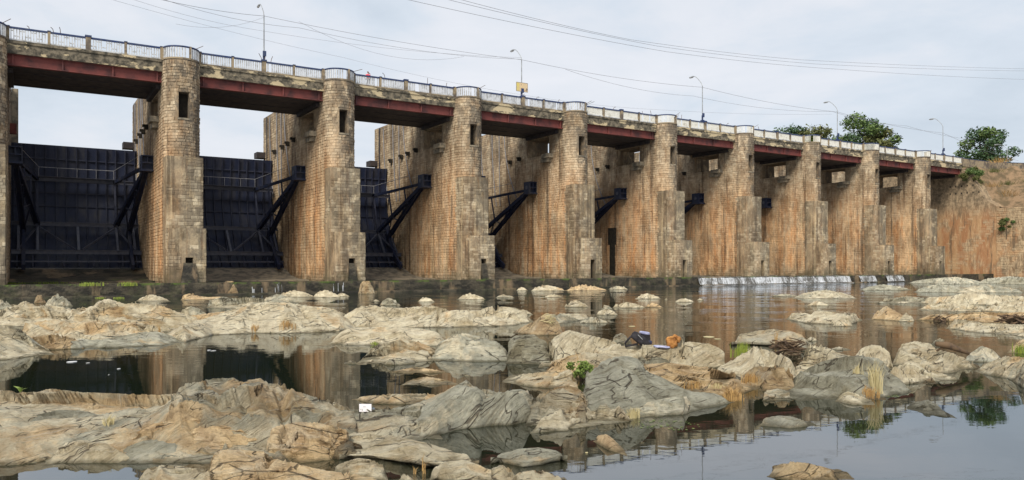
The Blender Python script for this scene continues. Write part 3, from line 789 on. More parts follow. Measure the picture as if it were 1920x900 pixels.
def grid_mesh(name, P, nu, nv, mat, loc=None, rz=None, **kw):
    me = bpy.data.meshes.new(name); i = np.arange(nu*nv).reshape(nu, nv)
    f = np.stack([i[:-1,:-1], i[1:,:-1], i[1:,1:], i[:-1,1:]], -1).reshape(-1, 4)
    me.from_pydata(P.tolist(), [], f.tolist()); me.materials.append(mat); me.polygons.foreach_set('use_smooth', [True]*len(me.polygons)); me.update()
    return put(name, me, None, loc, rz, **kw)
nu, nv = 130, 170
uu = np.concatenate([np.linspace(0, 30, 90), np.linspace(31, 400, 40)]); vv = np.concatenate([np.linspace(-60, 25, 130), np.linspace(28, 500, 40)])
U, V = np.meshgrid(uu, vv, indexing='ij'); U = U.ravel(); V = V.ravel()
zt = np.interp(V, [-60, -40, -17, -5, -3.4, -2.2, -1, 0, 500], [-1, 1, 9.8, 10.75, 11.9, 14.1, 16.1, 16.75, 16.75])
zc = 17.6 + np.clip((U-6)*.035, 0, 2.2); Pn = np.stack([U, V, np.zeros_like(U)], 1)
Hh = np.minimum(zt + np.maximum(U-1.2, 0)*.62, np.where(V > -.5, 17.45, 16.9+np.clip(U-8,0,60)*.03)) + np.where(V < -.5, 1, .12)*(fbm(Pn*.45, 5, 3)*1.2-np.abs(fbm(Pn*np.array([.5,1.8,1.]), 4, 9))*1.3+.3)*np.clip((U-.8)/2.5, 0, 1)
Hh = np.where(V > 0.3, np.minimum(Hh, ZD-.12), Hh)
grid_mesh('right_bank', np.stack([U+.9, V, Hh], 1), nu, nv, M['soil'], W(UA,0,0), AL, kind='structure')

# ---- weir, apron, ground, water
h = MB(); WY = -4.6
h.box(-60, UA+1, WY, WY+.55, -1.6, .91)
h.build('weir_wall', M['moss'], None, loc=W(0,0,0), rz=AL, label='long low mossy weir wall along the foot of the dam', cat='weir')
h = MB(); h.box(-60, UA+.5, WY+.55, 6, -.6, .80); h.build('apron', M['sill'], None, loc=W(0,0,0), rz=AL, kind='structure')
h = MB(); h.box(-60, UA, WY-.5, WY-.002, -1.2, .12); h.build('weir_footing', M['moss'], None, loc=W(0,0,0), rz=AL, kind='structure')
h = MB(); g = 4500; h.add([(-g,-g,-1.5),(g,-g,-1.5),(g,g,-1.5),(-g,g,-1.5)], [(0,1,2,3)]); h.build('river_bed', M['bed'], kind='structure')
h = MB(); A, B_ = W(-400, WY+.2, 0), W(UA+60, WY+.2, 0)
h.add([A, B_, (300,-60,0), (-300,-60,0)], [(0,3,2,1)]); h.build('river_water', M['water'], kind='structure')

def trickle(x0, label, seed):
    b = MB(); q = random.Random(seed); u = u_at(x0, WY)
    for i in range(4):
        du = q.uniform(-.12, .9); a = q.uniform(.35, .9)
        b.tube([(u+du, WY-.02, a), (u+du+q.uniform(-.03,.03), WY-.04, a*.5), (u+du, WY-.06, .0)], q.uniform(.012, .028), 5)
    b.build('water_trickle', M['foam'], None, loc=W(0,0,0), rz=AL, label=label, cat='waterfall')
def curtain(x0, x1, name, label, seed, dens=1.0):
    u0, u1 = u_at(x0, WY), u_at(x1, WY); nn = int((u1-u0)/.09); P = []; nz = 7
    us = np.linspace(u0, u1, nn); q = np.random.default_rng(seed)
    o = .04+fbm(np.stack([us*.8, us*0+.5, us*0+.3], 1), 5, seed, .7)*.05
    for i, u in enumerate(us):
        for k in range(nz):
            t = k/(nz-1); P.append((u, WY-.03-.34*t*t-.05-abs(o[i])*t+.03*q.standard_normal()*t, .935-.90*t+.02*q.standard_normal()*(k>0)))
        P[-nz] = (u, WY+.30, .925)
    o_ = grid_mesh(name, np.array(P), nn, nz, M['foam'], W(0,0,0), AL, label=label, cat='waterfall')
    return o_
curtain(1308, 1592, 'waterfall', 'long white curtain of water spilling over the weir', 1)
curtain(1610, 1640, 'waterfall', 'short bright spout of water right of the long spillover', 2)
curtain(1660, 1692, 'waterfall', 'faint narrow spill of water farthest right on the weir', 3)
trickle(474, 'thin trickle down the weir below the second gate', 4)
trickle(507, 'thin trickle on the weir between the second gate and the orange pier', 5)
trickle(628, 'thin trickle on the weir left of the broken concrete stub', 6)
# white foam strip where the long curtain lands
nn = 220; us = np.linspace(u_at(1308, WY), u_at(1592, WY), nn); P = []
for i, u in enumerate(us):
    for k in range(4): P.append((u, WY-.45-.16*k*(1+.5*math.sin(u*3.1)+.4*math.sin(u*7.7)), .05-.014*k))
grid_mesh('foam_strip', np.array(P), nn, 4, M['foam'], W(0,0,0), AL, kind='stuff')

# ------------------------------------------------------------------ street lamps, signboard, cables
LB = [(495, 30, 'street lamp pole above the second gate, its head out of the picture'), (978, 112, 'street lamp carrying the cream signboard'),
      (1317, 162, 'street lamp third from the left, standing above the sixth span'), (1570, 207, 'street lamp in front of the gap between the flat tree and the middle tree'),
      (1768, 238, 'street lamp right of the middle tree, by the farthest pier')]
def make_lamp():
    r = empty('street_lamp', (0,0,0))
    h = MB(); h.tube([(0,0,.1), (0,0,4.55)], [.062, .045], 8); h.build('pole', M['metal'], r)
    h = MB(); h.tube([(0,0,.0), (0,0,1.55)], .10, 10); h.box(-.17, .17, -.17, .17, .95, 1.07); h.build('blue_base', M['blue'], r)
    h = MB(); h.box(-.13, .13, -.22, -.1, 1.35, 1.75); h.build('switch_box', M['blue'], r)
    h = MB(); h.tube([(0,0,4.5), (0,.15,4.85), (0,.75,5.45), (0,1.15,5.72), (0,1.4,5.76)], .035, 7); h.build('arm', M['metal'], r)
    h = MB(); h.tube([(0,1.35,5.75), (0,1.5,5.765), (0,2.0,5.75), (0,2.1,5.74)], [.05, .085, .085, .03], 8); hd = h.build('lamp_head', M['metal'], r)
    h = MB(); h.box(-.06, .06, 1.5, 1.98, 5.655, 5.672); h.build('lens', M['white'], hd)
    return r
lamp0 = make_lamp(); tops = []
for i, (px, pb, lab) in enumerate(LB):
    u = u_at(px, .25); P = W(u, .25, ZD); kw = dict(label=lab, cat='street lamp', group='street lamps along the dam bridge')
    zb = z_at(pb, u, .25); k = (zb-ZD)/4.5
    if i == 0: lamp0.location = P; lamp0.scale = (1,1,k); tagit(lamp0, **kw)
    else: dup(lamp0, P, scale=(1,1,k), **kw)
    tops.append(P + Vector((0,0,zb-ZD)))
u = UA+20; lm = dup(lamp0, W(u, 3, ZD+.3), scale=(1,1,.85), label='farthest street lamp at the right edge, only its arm showing', cat='street lamp')
P = W(u_at(978, .25), .25, ZD)
r = empty('signboard', P, rz=AL, label='small cream signboard fixed to a lamp pole above the rail', cat='sign')
zz0, zz1 = z_at(171, u_at(978,.25))-ZD, z_at(155, u_at(978,.25))-ZD
h = MB(); h.box(-.66, .62, -.12, -.09, zz0, zz1); h.build('board', worn('cream_board', (.66,.50,.30), (.60,.47,.30), 4, .6), r)
h = MB(); h.box(-.655, -.33, -.124, -.121, zz0+.03, zz1-.03); h.build('yellow_patch', worn('yellow_board_paint', (.62,.52,.14), (.62,.50,.22), 4, .6), r)
h = MB()
for a, b_, c, d in ((-.69,.65,zz0-.03,zz0), (-.69,.65,zz1,zz1+.03), (-.69,-.66,zz0,zz1), (.62,.65,zz0,zz1)): h.box(a, b_, -.13, -.085, c, d)
h.build('frame', M['post'], r)
h = MB(); h.bar((.40,-.124,zz0+.08), (.52,-.124,zz0+.36), .004, .06, (1,0,0)); h.bar((.5,-.124,zz0+.05), (.60,-.124,zz0+.3), .004, .05, (1,0,0)); h.bar((-.16,-.124,zz1-.2), (-.06,-.124,zz1-.2), .004, .05); h.build('printed_mark', M['rust'], r)

def sight(px, py, D):                            # a measured point: bearing, elevation and distance
    return Vector(((px-960)/F_PX*D, D, EYE+(HOR-py)*D/F_PX))
def wire(pts, sag, r, label, mat='cable'):
    out = []; r *= .72
    for a, b_ in zip(pts, pts[1:]):
        for i in range(13):
            t = i/12
            if out and i == 0: continue
            p = a.lerp(b_, t); p.z -= sag*4*t*(1-t); out.append(p)
    h = MB(); h.tube(out, r, 5); h.build('overhead_cable', M[mat], None, label=label, cat='cable')
L0 = sight(150, -18, 48); L1 = sight(225, -20, 49)
t0 = tops
wire([L1, t0[0]+Vector((0,0,.0)), t0[1]], .25, .022, 'overhead cable strung from the first lamp pole to the signboard lamp pole')
wire([t0[1], t0[2]-Vector((0,0,.1)), t0[3]-Vector((0,0,.2)), t0[4]-Vector((0,0,.9)), W(UA+26, 4, 20.5)], .35, .024, 'overhead cable strung between the four right lamp poles')
wire([L1+Vector((0,0,.35)), sight(560, 52, 60), t0[1]+Vector((0,0,.05))], .5, .018, 'thin cable arriving from upper left at the signboard lamp, just above its twin')
wire([L0, sight(640, 107, 63), sight(980, 178, 71), sight(1240, 206, 80), sight(1560, 214, 95)], .2, .012, 'faint lowest cable descending just above the balustrade')
wire([sight(560, 40, 60), sight(870, 106, 70)], 1.3, .014, 'slack loop of thin cable sagging left of the signboard lamp')
wire([sight(330, 45, 54), t0[0]+Vector((0,0,-.1))], .5, .012, 'short slack cable sagging to the first lamp pole from the left')
wire([L0+Vector((-1,0,1)), sight(480, 56, 60), sight(978, 108, 74)], .4, .013, 'middle thin cable of the bundle that meets at the signboard lamp')
FA = [((745,-5),(1250,97),(1560,129),(1925,149)), ((795,-12),(1230,86),(1530,120),(1925,133)), ((815,-14),(1180,74),(1500,112),(1925,129))]
for (a, b_, c, d), lab in zip(FA, ('lowest of the three long power lines crossing the upper right sky', 'middle one of the three long power lines crossing the upper right sky', 'top one of the three long power lines crossing the upper right sky')):
    wire([sight(*a, 90), sight(*b_, 120), sight(*c, 150), sight(*d, 200)], .25, .035, lab)
wire([sight(1060, 130, 77), sight(1300, 180, 87), sight(1560, 209, 97)], .5, .02, 'second slack cable just under the lamp cable in the middle of the sky')
wire([sight(1560, 209, 97), sight(1700, 236, 108), sight(1830, 262, 120)], .3, .02, 'thin cable falling behind the last lamp toward the right hand tree')

# ------------------------------------------------------------------ person on the bridge
def skin_body(name, verts, edges, radii, mat, parent, sub=1, root_i=0):
    me = bpy.data.meshes.new(name); me.from_pydata(verts, edges, []); o = put(name, me, parent)
    me.materials.append(mat)
    sk = o.modifiers.new('skin', 'SKIN'); sk.use_smooth_shade = True
    for v, r_ in zip(me.skin_vertices[0].data, radii): v.radius = (r_, r_) if not isinstance(r_, tuple) else r_
    me.skin_vertices[0].data[root_i].use_root = True
    ss = o.modifiers.new('sub', 'SUBSURF'); ss.levels = ss.render_levels = sub
    return o
M['skin'] = worn('brown_skin', (.26,.14,.085), (.22,.12,.075), 6, .6)
M['pink'] = worn('coral_pink_shirt', (.85,.11,.13), (.70,.08,.11), 5, .85)
M['trouser'] = worn('dark_trousers', (.03,.035,.05), (.05,.055,.07), 4, .9)
M['hair'] = worn('black_hair', (.015,.013,.012), (.03,.025,.022), 9, .7)
up_ = u_at(690, .5)
per = empty('person', W(up_, .5, ZD), label='person in a coral pink shirt standing behind the rail with hands raised to the face', cat='person')
k = .86
def V3(*a): return tuple(k*x for x in a)
body = [V3(0,0,.92), V3(0,0,1.10), V3(0,-.01,1.32), V3(0,0,1.42), V3(0,-.01,1.50),
        V3(.09,0,.88), V3(.10,-.02,.48), V3(.10,.02,.08), V3(.10,-.10,.03), V3(-.09,0,.88), V3(-.10,-.02,.48), V3(-.10,.02,.08), V3(-.10,-.10,.03),
        V3(.17,0,1.36), V3(.24,-.12,1.14), V3(.10,-.26,1.37), V3(-.17,0,1.36), V3(-.24,-.12,1.14), V3(-.10,-.26,1.37)]
ed = [(0,1),(1,2),(2,3),(3,4),(0,5),(5,6),(6,7),(7,8),(0,9),(9,10),(10,11),(11,12),(2,13),(13,14),(14,15),(2,16),(16,17),(17,18)]
rad = [.15,.14,.15,.06,.055,.095,.065,.045,.04,.095,.065,.045,.04,.065,.05,.035,.065,.05,.035]
skin_body('body', body, ed, [k*x for x in rad], M['pink'], per)
skin_body('head', [V3(0,-.01,1.52), V3(0,-.02,1.60), V3(0,-.015,1.68)], [(0,1),(1,2)], [k*.075, k*.09, k*.075], M['skin'], per, 2)
skin_body('hair', [V3(0,.03,1.60), V3(0,.02,1.67), V3(0,.0,1.71)], [(0,1),(1,2)], [k*.085, k*.092, k*.078], M['hair'], per, 2)
h = MB(); h.add([V3(-.018,-.09,1.60), V3(.018,-.09,1.60), V3(0,-.125,1.585), V3(0,-.092,1.64)], [(0,1,2),(1,3,2),(3,0,2)]); h.build('nose', M['skin'], per)
skin_body('trousers', [V3(0,0,.93), V3(.09,0,.86), V3(.10,-.02,.48), V3(.10,.02,.10), V3(-.09,0,.86), V3(-.10,-.02,.48), V3(-.10,.02,.10)], [(0,1),(1,2),(2,3),(0,4),(4,5),(5,6)], [k*x for x in (.16,.105,.075,.06,.105,.075,.06)], M['trouser'], per)
for s in (-1, 1):
    hv = [V3(s*.10,-.26,1.37), V3(s*.085,-.275,1.42)]; he = [(0,1)]; hr = [k*.03, k*.033]
    for f in range(5):
        i = len(hv); a = (f-2)*.016
        hv += [V3(s*.075+a,-.285,1.455 if f else 1.43), V3(s*.06+a,-.275,1.49-abs(f-2)*.006 if f else 1.45)]; he += [(1,i),(i,i+1)]; hr += [k*.010, k*.008]
    skin_body('hand', hv, he, hr, M['skin'], per)
h = MB(); h.box(-.055, .055, -.245, -.232, 1.23, 1.29); h.build('phone', M['hair'], None, loc=W(up_, .5, ZD), rz=AL, label='small dark phone held up by the person on the bridge', cat='phone')

# ------------------------------------------------------------------ trees and bushes
def leaf_mesh(name, centers, radii, count, size, mat, seed, squash=.8, flat=0.0):
    q = np.random.default_rng(seed); c = np.array(centers, float); r = np.array(radii, float)
    w = r**2; idx = q.choice(len(c), count, p=w/w.sum())
    d = q.standard_normal((count, 3)); d /= np.linalg.norm(d, axis=1)[:,None]
    rr = r[idx]*(.45+.55*q.random(count)**.5)*(1+.18*q.standard_normal(count))
    p = c[idx] + d*rr[:,None]*np.array([1,1,squash])
    a = q.standard_normal((count, 3)); a[:,2] *= .6; a /= np.linalg.norm(a, axis=1)[:,None]
    b = np.cross(a, d + .6*q.standard_normal((count,3))); b /= np.linalg.norm(b, axis=1)[:,None]+1e-6
    s = size*(.6+.8*q.random(count))[:,None]
    V = np.stack([p-a*s, p-b*s*.5, p+a*s, p+b*s*.5], 1).reshape(-1, 3)
    me = bpy.data.meshes.new(name); me.from_pydata(V.tolist(), [], np.arange(count*4).reshape(-1,4).tolist()); me.materials.append(mat); return me
def tree(loc, H, spread, nclump, count, size, mats, seed, label, trunk=.3, crown0=.3, group=None, name='broadleaf_tree', squash=.75, cat='tree', shape=0):
    q = random.Random(seed); root = empty(name, loc, rz=0, label=label, cat=cat)
    if group: root['group'] = group
    h = MB(); lean = q.uniform(-.04, .04)*H
    top = Vector((lean, 0, H*.82)); trunk_pts = [(0,0,-1.0), (lean*.3, 0, H*.2), (lean*.6, 0, H*.5), tuple(top)]
    h.tube(trunk_pts, [trunk, trunk*.8, trunk*.5, trunk*.12], 7); cs = []; rs = []
    for i in range(nclump):
        t = (i+.5)/nclump; z = H*(crown0+(.95-crown0)*t)
        env = math.sin(math.pi*(.12+.80*t))**.7 if shape == 0 else (1-.35*t)
        a = i*2.399+q.uniform(-.4,.4); rr = spread*env*q.uniform(.45, .95)
        c = Vector((math.cos(a)*rr, math.sin(a)*rr, z+q.uniform(-.05,.05)*H)); cs.append(c); rs.append(spread*q.uniform(.24, .42))
        s = Vector((lean*.5*t, 0, H*(crown0*.6+.55*t*.8))); m_ = s.lerp(c, .5); m_.z -= .03*H
        h.tube([s, m_, c], [trunk*.3, trunk*.18, trunk*.05], 5)
    h.build('trunk', M['bark'], root)
    for j, mt in enumerate(mats):
        put('crown', leaf_mesh('crown', cs[j::len(mats)] , rs[j::len(mats)], count//len(mats), size, M[mt], seed+j, squash), root)
    return root
def tl(px, D, z): return Vector(((px-960)/F_PX*D, D, z))
tree(tl(1506, 175, 17), 16.2, 8.3, 30, 12000, .30, ['leaf', 'leaf_dark', 'leaf_olive'], 3, 'broad flat topped tree behind the right half of the dam, leftmost of the trees', .4, .45, shape=1, squash=.55)
tree(tl(1612, 165, 15.5), 18.6, 5.4, 20, 7500, .27, ['leaf_dark', 'leaf'], 5, 'tall dark green tree behind the second pier from the right end', .35, .35)
tree(tl(1652, 160, 15.5), 15.6, 4.0, 14, 4200, .28, ['leaf', 'leaf_olive'], 8, 'thinner pale tree leaning right beside the tall dark green middle tree', .25, .4)
tree(tl(1848, 150, 17.2), 11.8, 5.2, 24, 9000, .25, ['leaf_dark', 'leaf_dark', 'leaf'], 11, 'dense dark rounded tree on the right bank above the dirt slope', .4, .12)
tree(tl(1815, 141, 17.2), 3.8, 2.3, 10, 3000, .20, ['leaf_light'], 14, 'bright yellow green bush at the foot of the right hand tree', .12, .2, name='bush', cat='bush')
tree(tl(1898, 150, 17.6), 3.6, 2.8, 8, 2400, .22, ['leaf_dark', 'leaf'], 17, 'low dark bushes right of the right hand tree at the picture edge', .12, .2, name='bush', cat='bush')
tree(tl(1565, 190, 15.5), 9.5, 4.5, 8, 3000, .3, ['leaf_dark'], 21, 'low dark tree filling the gap beneath the fourth lamp', .2, .4, squash=.5)
tree(W(UA+.6, -1.2, 14.4), 2.6, 1.9, 9, 4200, .12, ['leaf_olive', 'leaf'], 25, 'olive green bush hanging at the top of the abutment below the parapet', .08, .1, name='bush', cat='bush')
tree(W(UA-.1, -6.4, 7.0), 2.1, 1.1, 8, 2600, .10, ['leaf_olive', 'leaf'], 27, 'small green bush growing out of the masonry wall at far right', .06, .1, name='bush', cat='bush')
# dry brush on the bank
q = random.Random(5)
for k in range(7):
    u = UA+2.2+q.uniform(0, 7); y = -10+q.uniform(0, 9)
    b = MB()
    zl = float(np.interp(y, [-17,-5,-3.4,-2.2,-1], [9.8,10.75,11.9,14.1,16.1])) + max(0, u-UA-2.1)*.62
    for i in range(160):
        a = q.uniform(0, 6.28); r_ = q.uniform(0, 1.5); dx, dy = math.cos(a)*r_, math.sin(a)*r_; e = (dx*1.5+q.uniform(-.3,.3), dy*1.5+q.uniform(-.3,.3), q.uniform(.2, .6))
        b.add([(dx-.02,dy,-.3), (dx+.02,dy,-.3), e], [(0,1,2)])
    b.build('dry_brush', M['leaf_olive' if k % 3 == 0 else 'grass_orange'], None, loc=W(u, y, zl), label='dry brown scrub on the dirt bank above the masonry wall, ' + ('lowest tuft', 'second tuft up', 'third tuft up', 'tuft near the green bush', 'tuft below the parapet', 'tuft near the picture edge', 'highest tuft')[k], cat='scrub', group='dry scrub on the dirt bank')

# ------------------------------------------------------------------ rocks of the river bed
def dist(py): return EYE*F_PX/(py-HOR)
def rock(label, top, base, depth=None, tint=(.4,.2,1.0), amp=1.0, cell=None, flat=.75, tc=.45, name='rock_outcrop', seed=None, under=0, step=1.0, jag=1.0, tip=None):
    """top: crest line, base: near water line, both measured off the photograph and laid out at their true distance"""
    global _rs
    _rs += 1; sd = seed or _rs*13+5; q = np.random.default_rng(sd)
    if isinstance(base, (int, float)): base = [(top[0][0], base), (top[-1][0], base)]
    x0, x1 = top[0][0], top[-1][0]; wpx = x1-x0
    Dm = dist(np.mean([b[1] for b in base])); wm = wpx/F_PX*Dm
    if depth is None: depth = max(.35, min(wm*.55, 6.0))
    tx, ty = zip(*top); bx, by = zip(*base)
    hpx = max(np.interp(x, bx, by)-np.interp(x, tx, ty) for x in np.linspace(x0, x1, 30))
    ns = int(np.clip(wpx/1.7, 22, 330)); nt = int(np.clip(14+hpx*1.1+ns*.12, 18, 110))
    s = np.linspace(0, 1, ns); xs = x0+wpx*s
    N1 = np.stack([s*wm*1.3/max(depth*.6,.5)+sd, s*0, s*0], 1)
    ytop = np.interp(xs, tx, ty); ybase = np.interp(xs, bx, by)
    we = np.clip(np.minimum(np.where(x0 < -5, 1, s), np.where(x1 > 1925, 1, 1-s))/.09, 0, 1)**.7; ytop = ybase-(ybase-ytop)*we
    # outline tapers to a rounded tip at either end
    Df = EYE*F_PX/(ybase-HOR)
    end = np.clip(np.minimum(s, 1-s)*wpx/(tip or max(8, min(34, wpx*.14))), 0, 1)
    rnd_ = np.sqrt(1-(1-end)**2)
    full0 = 1.0 if x0 < -5 else 0; full1 = 1.0 if x1 > 1925 else 0
    rnd_ = np.maximum(rnd_, np.where(s < .5, full0, full1))
    eg = np.clip(np.minimum(np.where(x0 < -5, 1, s), np.where(x1 > 1925, 1, 1-s))/.33, 0, 1)
    ell = np.sqrt(1-(1-eg)**2)
    dep = depth*(.05+.95*ell)*(1+.22*fbm(N1, 3, sd))
    capD = EYE*F_PX/np.maximum(ytop+.16*(ybase-ytop)-HOR, 12)*(1+.03*fbm(N1*2+4, 3, sd+2))
    dep = np.maximum(np.minimum(dep, capD-Df), .03)
    Df = Df + depth*.06*jag*fbm(N1*2.7, 3, sd+3)
    tcs = np.clip(tc + .18*fbm(N1*1.1, 3, sd+9), .15, .8)
    Dc = Df + dep*tcs
    zc = np.maximum(EYE-(ytop-HOR)*Dc/F_PX, .015)*rnd_**.5; Hm = zc.max()
    t = np.linspace(0, 1, nt)**1.25; t = np.concatenate([[-.02, -.006], t, [1.02]]); nt = len(t)
    TT, SS = np.meshgrid(t, s); XS = xs[:,None]+0*TT; DD = Df[:,None]+dep[:,None]*TT
    up = np.clip(TT/tcs[:,None], 0, 1); dn = np.clip((1-TT)/(1-tcs[:,None]), 0, 1)
    prof = np.where(TT < tcs[:,None], np.sin(up*math.pi/2)**flat, np.sin(dn*math.pi/2)**.8)
    Z = zc[:,None]*prof
    X = (XS-960)/F_PX*DD; Y = DD
    P = np.stack([X.ravel(), Y.ravel(), Z.ravel()], 1)
    cl = cell or float(np.clip(min(wm, depth*1.6)*.28, .22, 2.6))
    w = P + .35*cl*np.stack([fbm(P/cl*1.1, 3, sd+21), fbm(P/cl*1.1+9, 3, sd+22), P[:,2]*0], 1)
    rot = .8*q.random()-.35; cr_, sr_ = math.cos(rot), math.sin(rot)
    wr = np.stack([(w[:,0]*cr_-w[:,1]*sr_)/cl*.50, (w[:,0]*sr_+w[:,1]*cr_)/cl*1.15, w[:,2]], 1)
    a1 = min(Hm, cl*.6)*.60*amp; a2 = a1*.50
    edge = np.clip(prof.ravel()*1.6, 0, 1)**.7 * (np.clip(zc/(.55*Hm), .06, 1)[:,None]+0*TT).ravel()
    g1, t1 = scoops(wr, sd+31, .22); g2, t2 = scoops(wr*2.6+3, sd+37, .25); g3, t3 = scoops(wr*5.6+7, sd+43, .4); tone = .5*t1+.32*t2+.18*t3
    g1 -= np.percentile(g1, 66); g2 -= np.percentile(g2, 55); g3 -= g3.mean()
    dz = a1*g1 + a2*g2 + a1*.13*g3
    # bedding: grooves that run along one strike
    th = q.uniform(-.9, .5); ct, st = math.cos(th), math.sin(th)
    along = P[:,0]*ct+P[:,1]*st; across = -P[:,0]*st+P[:,1]*ct + P[:,2]*1.3
    gv = np.stack([along/cl*.55, across/cl*3.2, P[:,2]/cl], 1) + .12*np.stack([fbm(P/cl, 2, sd+41)]*3, 1)
    r1 = 1-np.abs(fbm(gv, 3, sd+44))*2.2; r2 = 1-np.abs(fbm(gv*2.7+5, 3, sd+45))*2.2
    dz += a1*.08*step*(r1-.5) + a1*.05*step*(r2-.5)
    dz += a1*.07*fbm(P/cl*2.2, 4, sd+51)
    # ledges: beds that dip along the strike and break off in small scarps
    bd = P[:,2]*.9 + across*(.28+.3*q.random())*(1 if q.random() < .5 else -1) + .18*cl*fbm(P/cl*.8, 3, sd+71)
    for lam, am in ((cl*.30, .95), (cl*.12, .55)):
        v = bd/lam + .35*t1; fr_ = v-np.floor(v); msk = np.clip(fbm(P/cl*1.3+lam, 3, sd+73)*3+.55, 0, 1)
        dz += min(lam*.42, a1*.7)*am*step**.5*(np.where(fr_ < .84, fr_/.84, (1-fr_)/.16)-.5)*msk
    # open joints: narrow clefts
    fj, ej = facets(wr*np.array([.75, .55, 1.]), sd+81); dz -= a1*.45*np.exp(-(ej/.03)**2)*np.clip(fbm(P/cl+3, 2, sd+83)*4+.7, 0, 1)
    Zr = P[:,2] + dz*edge
    Zr = np.where(prof.ravel() > .25, np.maximum(Zr, P[:,2]*.16+.006), Zr)
    # bring every column's crest back to the measured crest line
    Zg = Zr.reshape(Z.shape).copy(); ar = np.arange(len(xs)); wn_ = max(5, ns//22)|1
    for _ in range(2):
        yy = HOR + F_PX*(EYE-Zg)/DD; kk_ = np.argmin(np.where((TT < .97) & (prof > .45), yy, 1e9), 1)
        need = np.maximum(EYE-(ytop-HOR)*DD[ar,kk_]/F_PX, .008)*rnd_**.8; fz = np.clip(need/np.maximum(Zg[ar,kk_], .02), .6, 1.3)
        fz = np.convolve(np.pad(fz, wn_//2, mode='edge'), np.ones(wn_)/wn_, 'valid')
        Zg = np.where(Zg > 0, Zg*fz[:,None], Zg)
    Zr = Zg.ravel()
    Zr = np.where(TT.ravel() < 0, np.where(TT.ravel() < -.01, -.7, -.12), Zr); Zr = np.where(TT.ravel() > 1.0, -.5, Zr)
    e_ = (TT.ravel() >= 0) & (TT.ravel() <= 1); Zr = np.where(e_, np.maximum(Zr, -.06), Zr)
    push = a1*.5*(g1+.5*g2)*edge + a1*.15*step*(r1-.5)*edge
    X2 = P[:,0] + a1*.4*fbm(P/cl*1.6+5, 3, sd+62)*edge; Y2 = P[:,1] - push
    if under:                                    # lift the front edge off the water so the slab overhangs
        lip = np.clip(1-TT.ravel()/.16, 0, 1); Zr = np.where(TT.ravel() >= 0, Zr+lip*under, Zr)
        Y2 = np.where(TT.ravel() < 0, Y2+depth*.30, Y2)
    ox, oy = float(X2.mean()), float(Y2.mean())
    Q = np.stack([X2-ox, Y2-oy, Zr], 1); nsn = len(xs)
    me = bpy.data.meshes.new(name); i = np.arange(nsn*nt).reshape(nsn, nt)
    f = np.stack([i[:-1,:-1], i[1:,:-1], i[1:,1:], i[:-1,1:]], -1).reshape(-1, 4)
    me.from_pydata(Q.tolist(), [], f.tolist()); me.materials.append(M['rock'])
    me.polygons.foreach_set('use_smooth', [True]*len(me.polygons)); me.update()
    at_ = me.attributes.new('tone', 'FLOAT', 'POINT'); at_.data.foreach_set('value', tone.astype(np.float32))
    o = put(name, me, None, (ox, oy, 0), label=label, cat='rock'); o.color = (tint[0], tint[1], tint[2], 1)
    return o
_rs = 0
CR, GR, PK, GG, DK = (.20,.12,1.0), (.72,.12,.95), (.25,.75,1.0), (.98,.0,1.05), (.60,.70,.55)
def isle(x0, x1, yt, yb, label, tint=CR, peak=.45, **kw):
    w = x1-x0
    top = [(x0, yb-1), (x0+w*peak*.35, yt+(yb-yt)*.45), (x0+w*peak*.8, yt+(yb-yt)*.08), (x0+w*peak, yt), (x0+w*(peak+(1-peak)*.45), yt+(yb-yt)*.28), (x0+w*(peak+(1-peak)*.75), yt+(yb-yt)*.62), (x1, yb-1)]
    return rock(label, top, yb, tint=tint, name=kw.pop('name', 'boulder'), amp=kw.pop('amp', 1.5), flat=kw.pop('flat', .6), **kw)

# islands in the water below the weir
isle(968, 990, 538, 544.5, 'tiny pale rock in the water left of the two long cream islands')
isle(994, 1062, 534, 545.5, 'long cream island rock near the weir, left one of the touching pair', depth=3.5)
isle(1058, 1140, 533.5, 545, 'long cream island rock near the weir, right one of the touching pair', PK, depth=3.5)
isle(1140, 1178, 536, 542.5, 'small grey island rock right of the two long cream islands', GR)
isle(1020, 1057, 552, 557.5, 'thin flat rock barely above the water below the paired islands')
isle(1056, 1105, 562, 576, 'rounded cream rock alone in the middle water', CR)
isle(1124, 1150, 572, 580, 'small grey rock left of the long cream row in the middle water', GR)
isle(1146, 1212, 566, 578, 'long cream rock in the middle water with a smaller one at its right')
isle(1208, 1243, 568, 576.5, 'small brownish rock at the right tip of the long cream middle rock', PK)
isle(1116, 1160, 578, 591, 'low cream mound with long flat skirt in the middle water')
isle(1190, 1240, 550, 560.5, 'cream rock in the middle water straight below the fifth pier')
isle(1264, 1303, 559, 566.5, 'flat cream rock below the sixth pier, right of the brighter mound')
isle(1306, 1321, 559, 563.5, 'tiny round rock right of the flat cream rock below the sixth pier')
isle(1246, 1252, 559, 562, 'pebble sized rock between two cream islands in the middle water')
isle(856, 911, 550, 561.5, 'cream island rock close to the weir below the third pier, orange reflection under it')
isle(928, 966, 552, 558.5, 'low grey rock right of the cream island below the third pier', GR)
isle(782, 816, 557, 566, 'small flat cream rock between two larger pale islands near the weir')
isle(711, 752, 558, 573, 'lumpy pale rock with small peak in the dark water left of centre', GR)
isle(699, 712, 561, 565, 'tiny rock chip beside the lumpy pale rock left of centre')
isle(520, 592, 544, 557, 'cream rock at the weir foot, left one of the bright trio', CR, depth=3)
isle(585, 640, 543, 558, 'cream rock at the weir foot, middle one of the bright trio', CR, depth=3)
isle(628, 656, 549, 556, 'small cream tip at the right end of the bright trio by the weir')
isle(487, 566, 551, 568, 'grey rock in front of the bright trio at the weir foot', GR, depth=4)
isle(82, 138, 552, 574, 'grey dome rock standing in the dark water at far left below the weir', GR)
isle(-30, 30, 561, 580, 'dark grey rock cut by the left edge near the weir', GR)
isle(28, 72, 564, 578, 'low pale rock beside the grey one at the left edge near the weir')
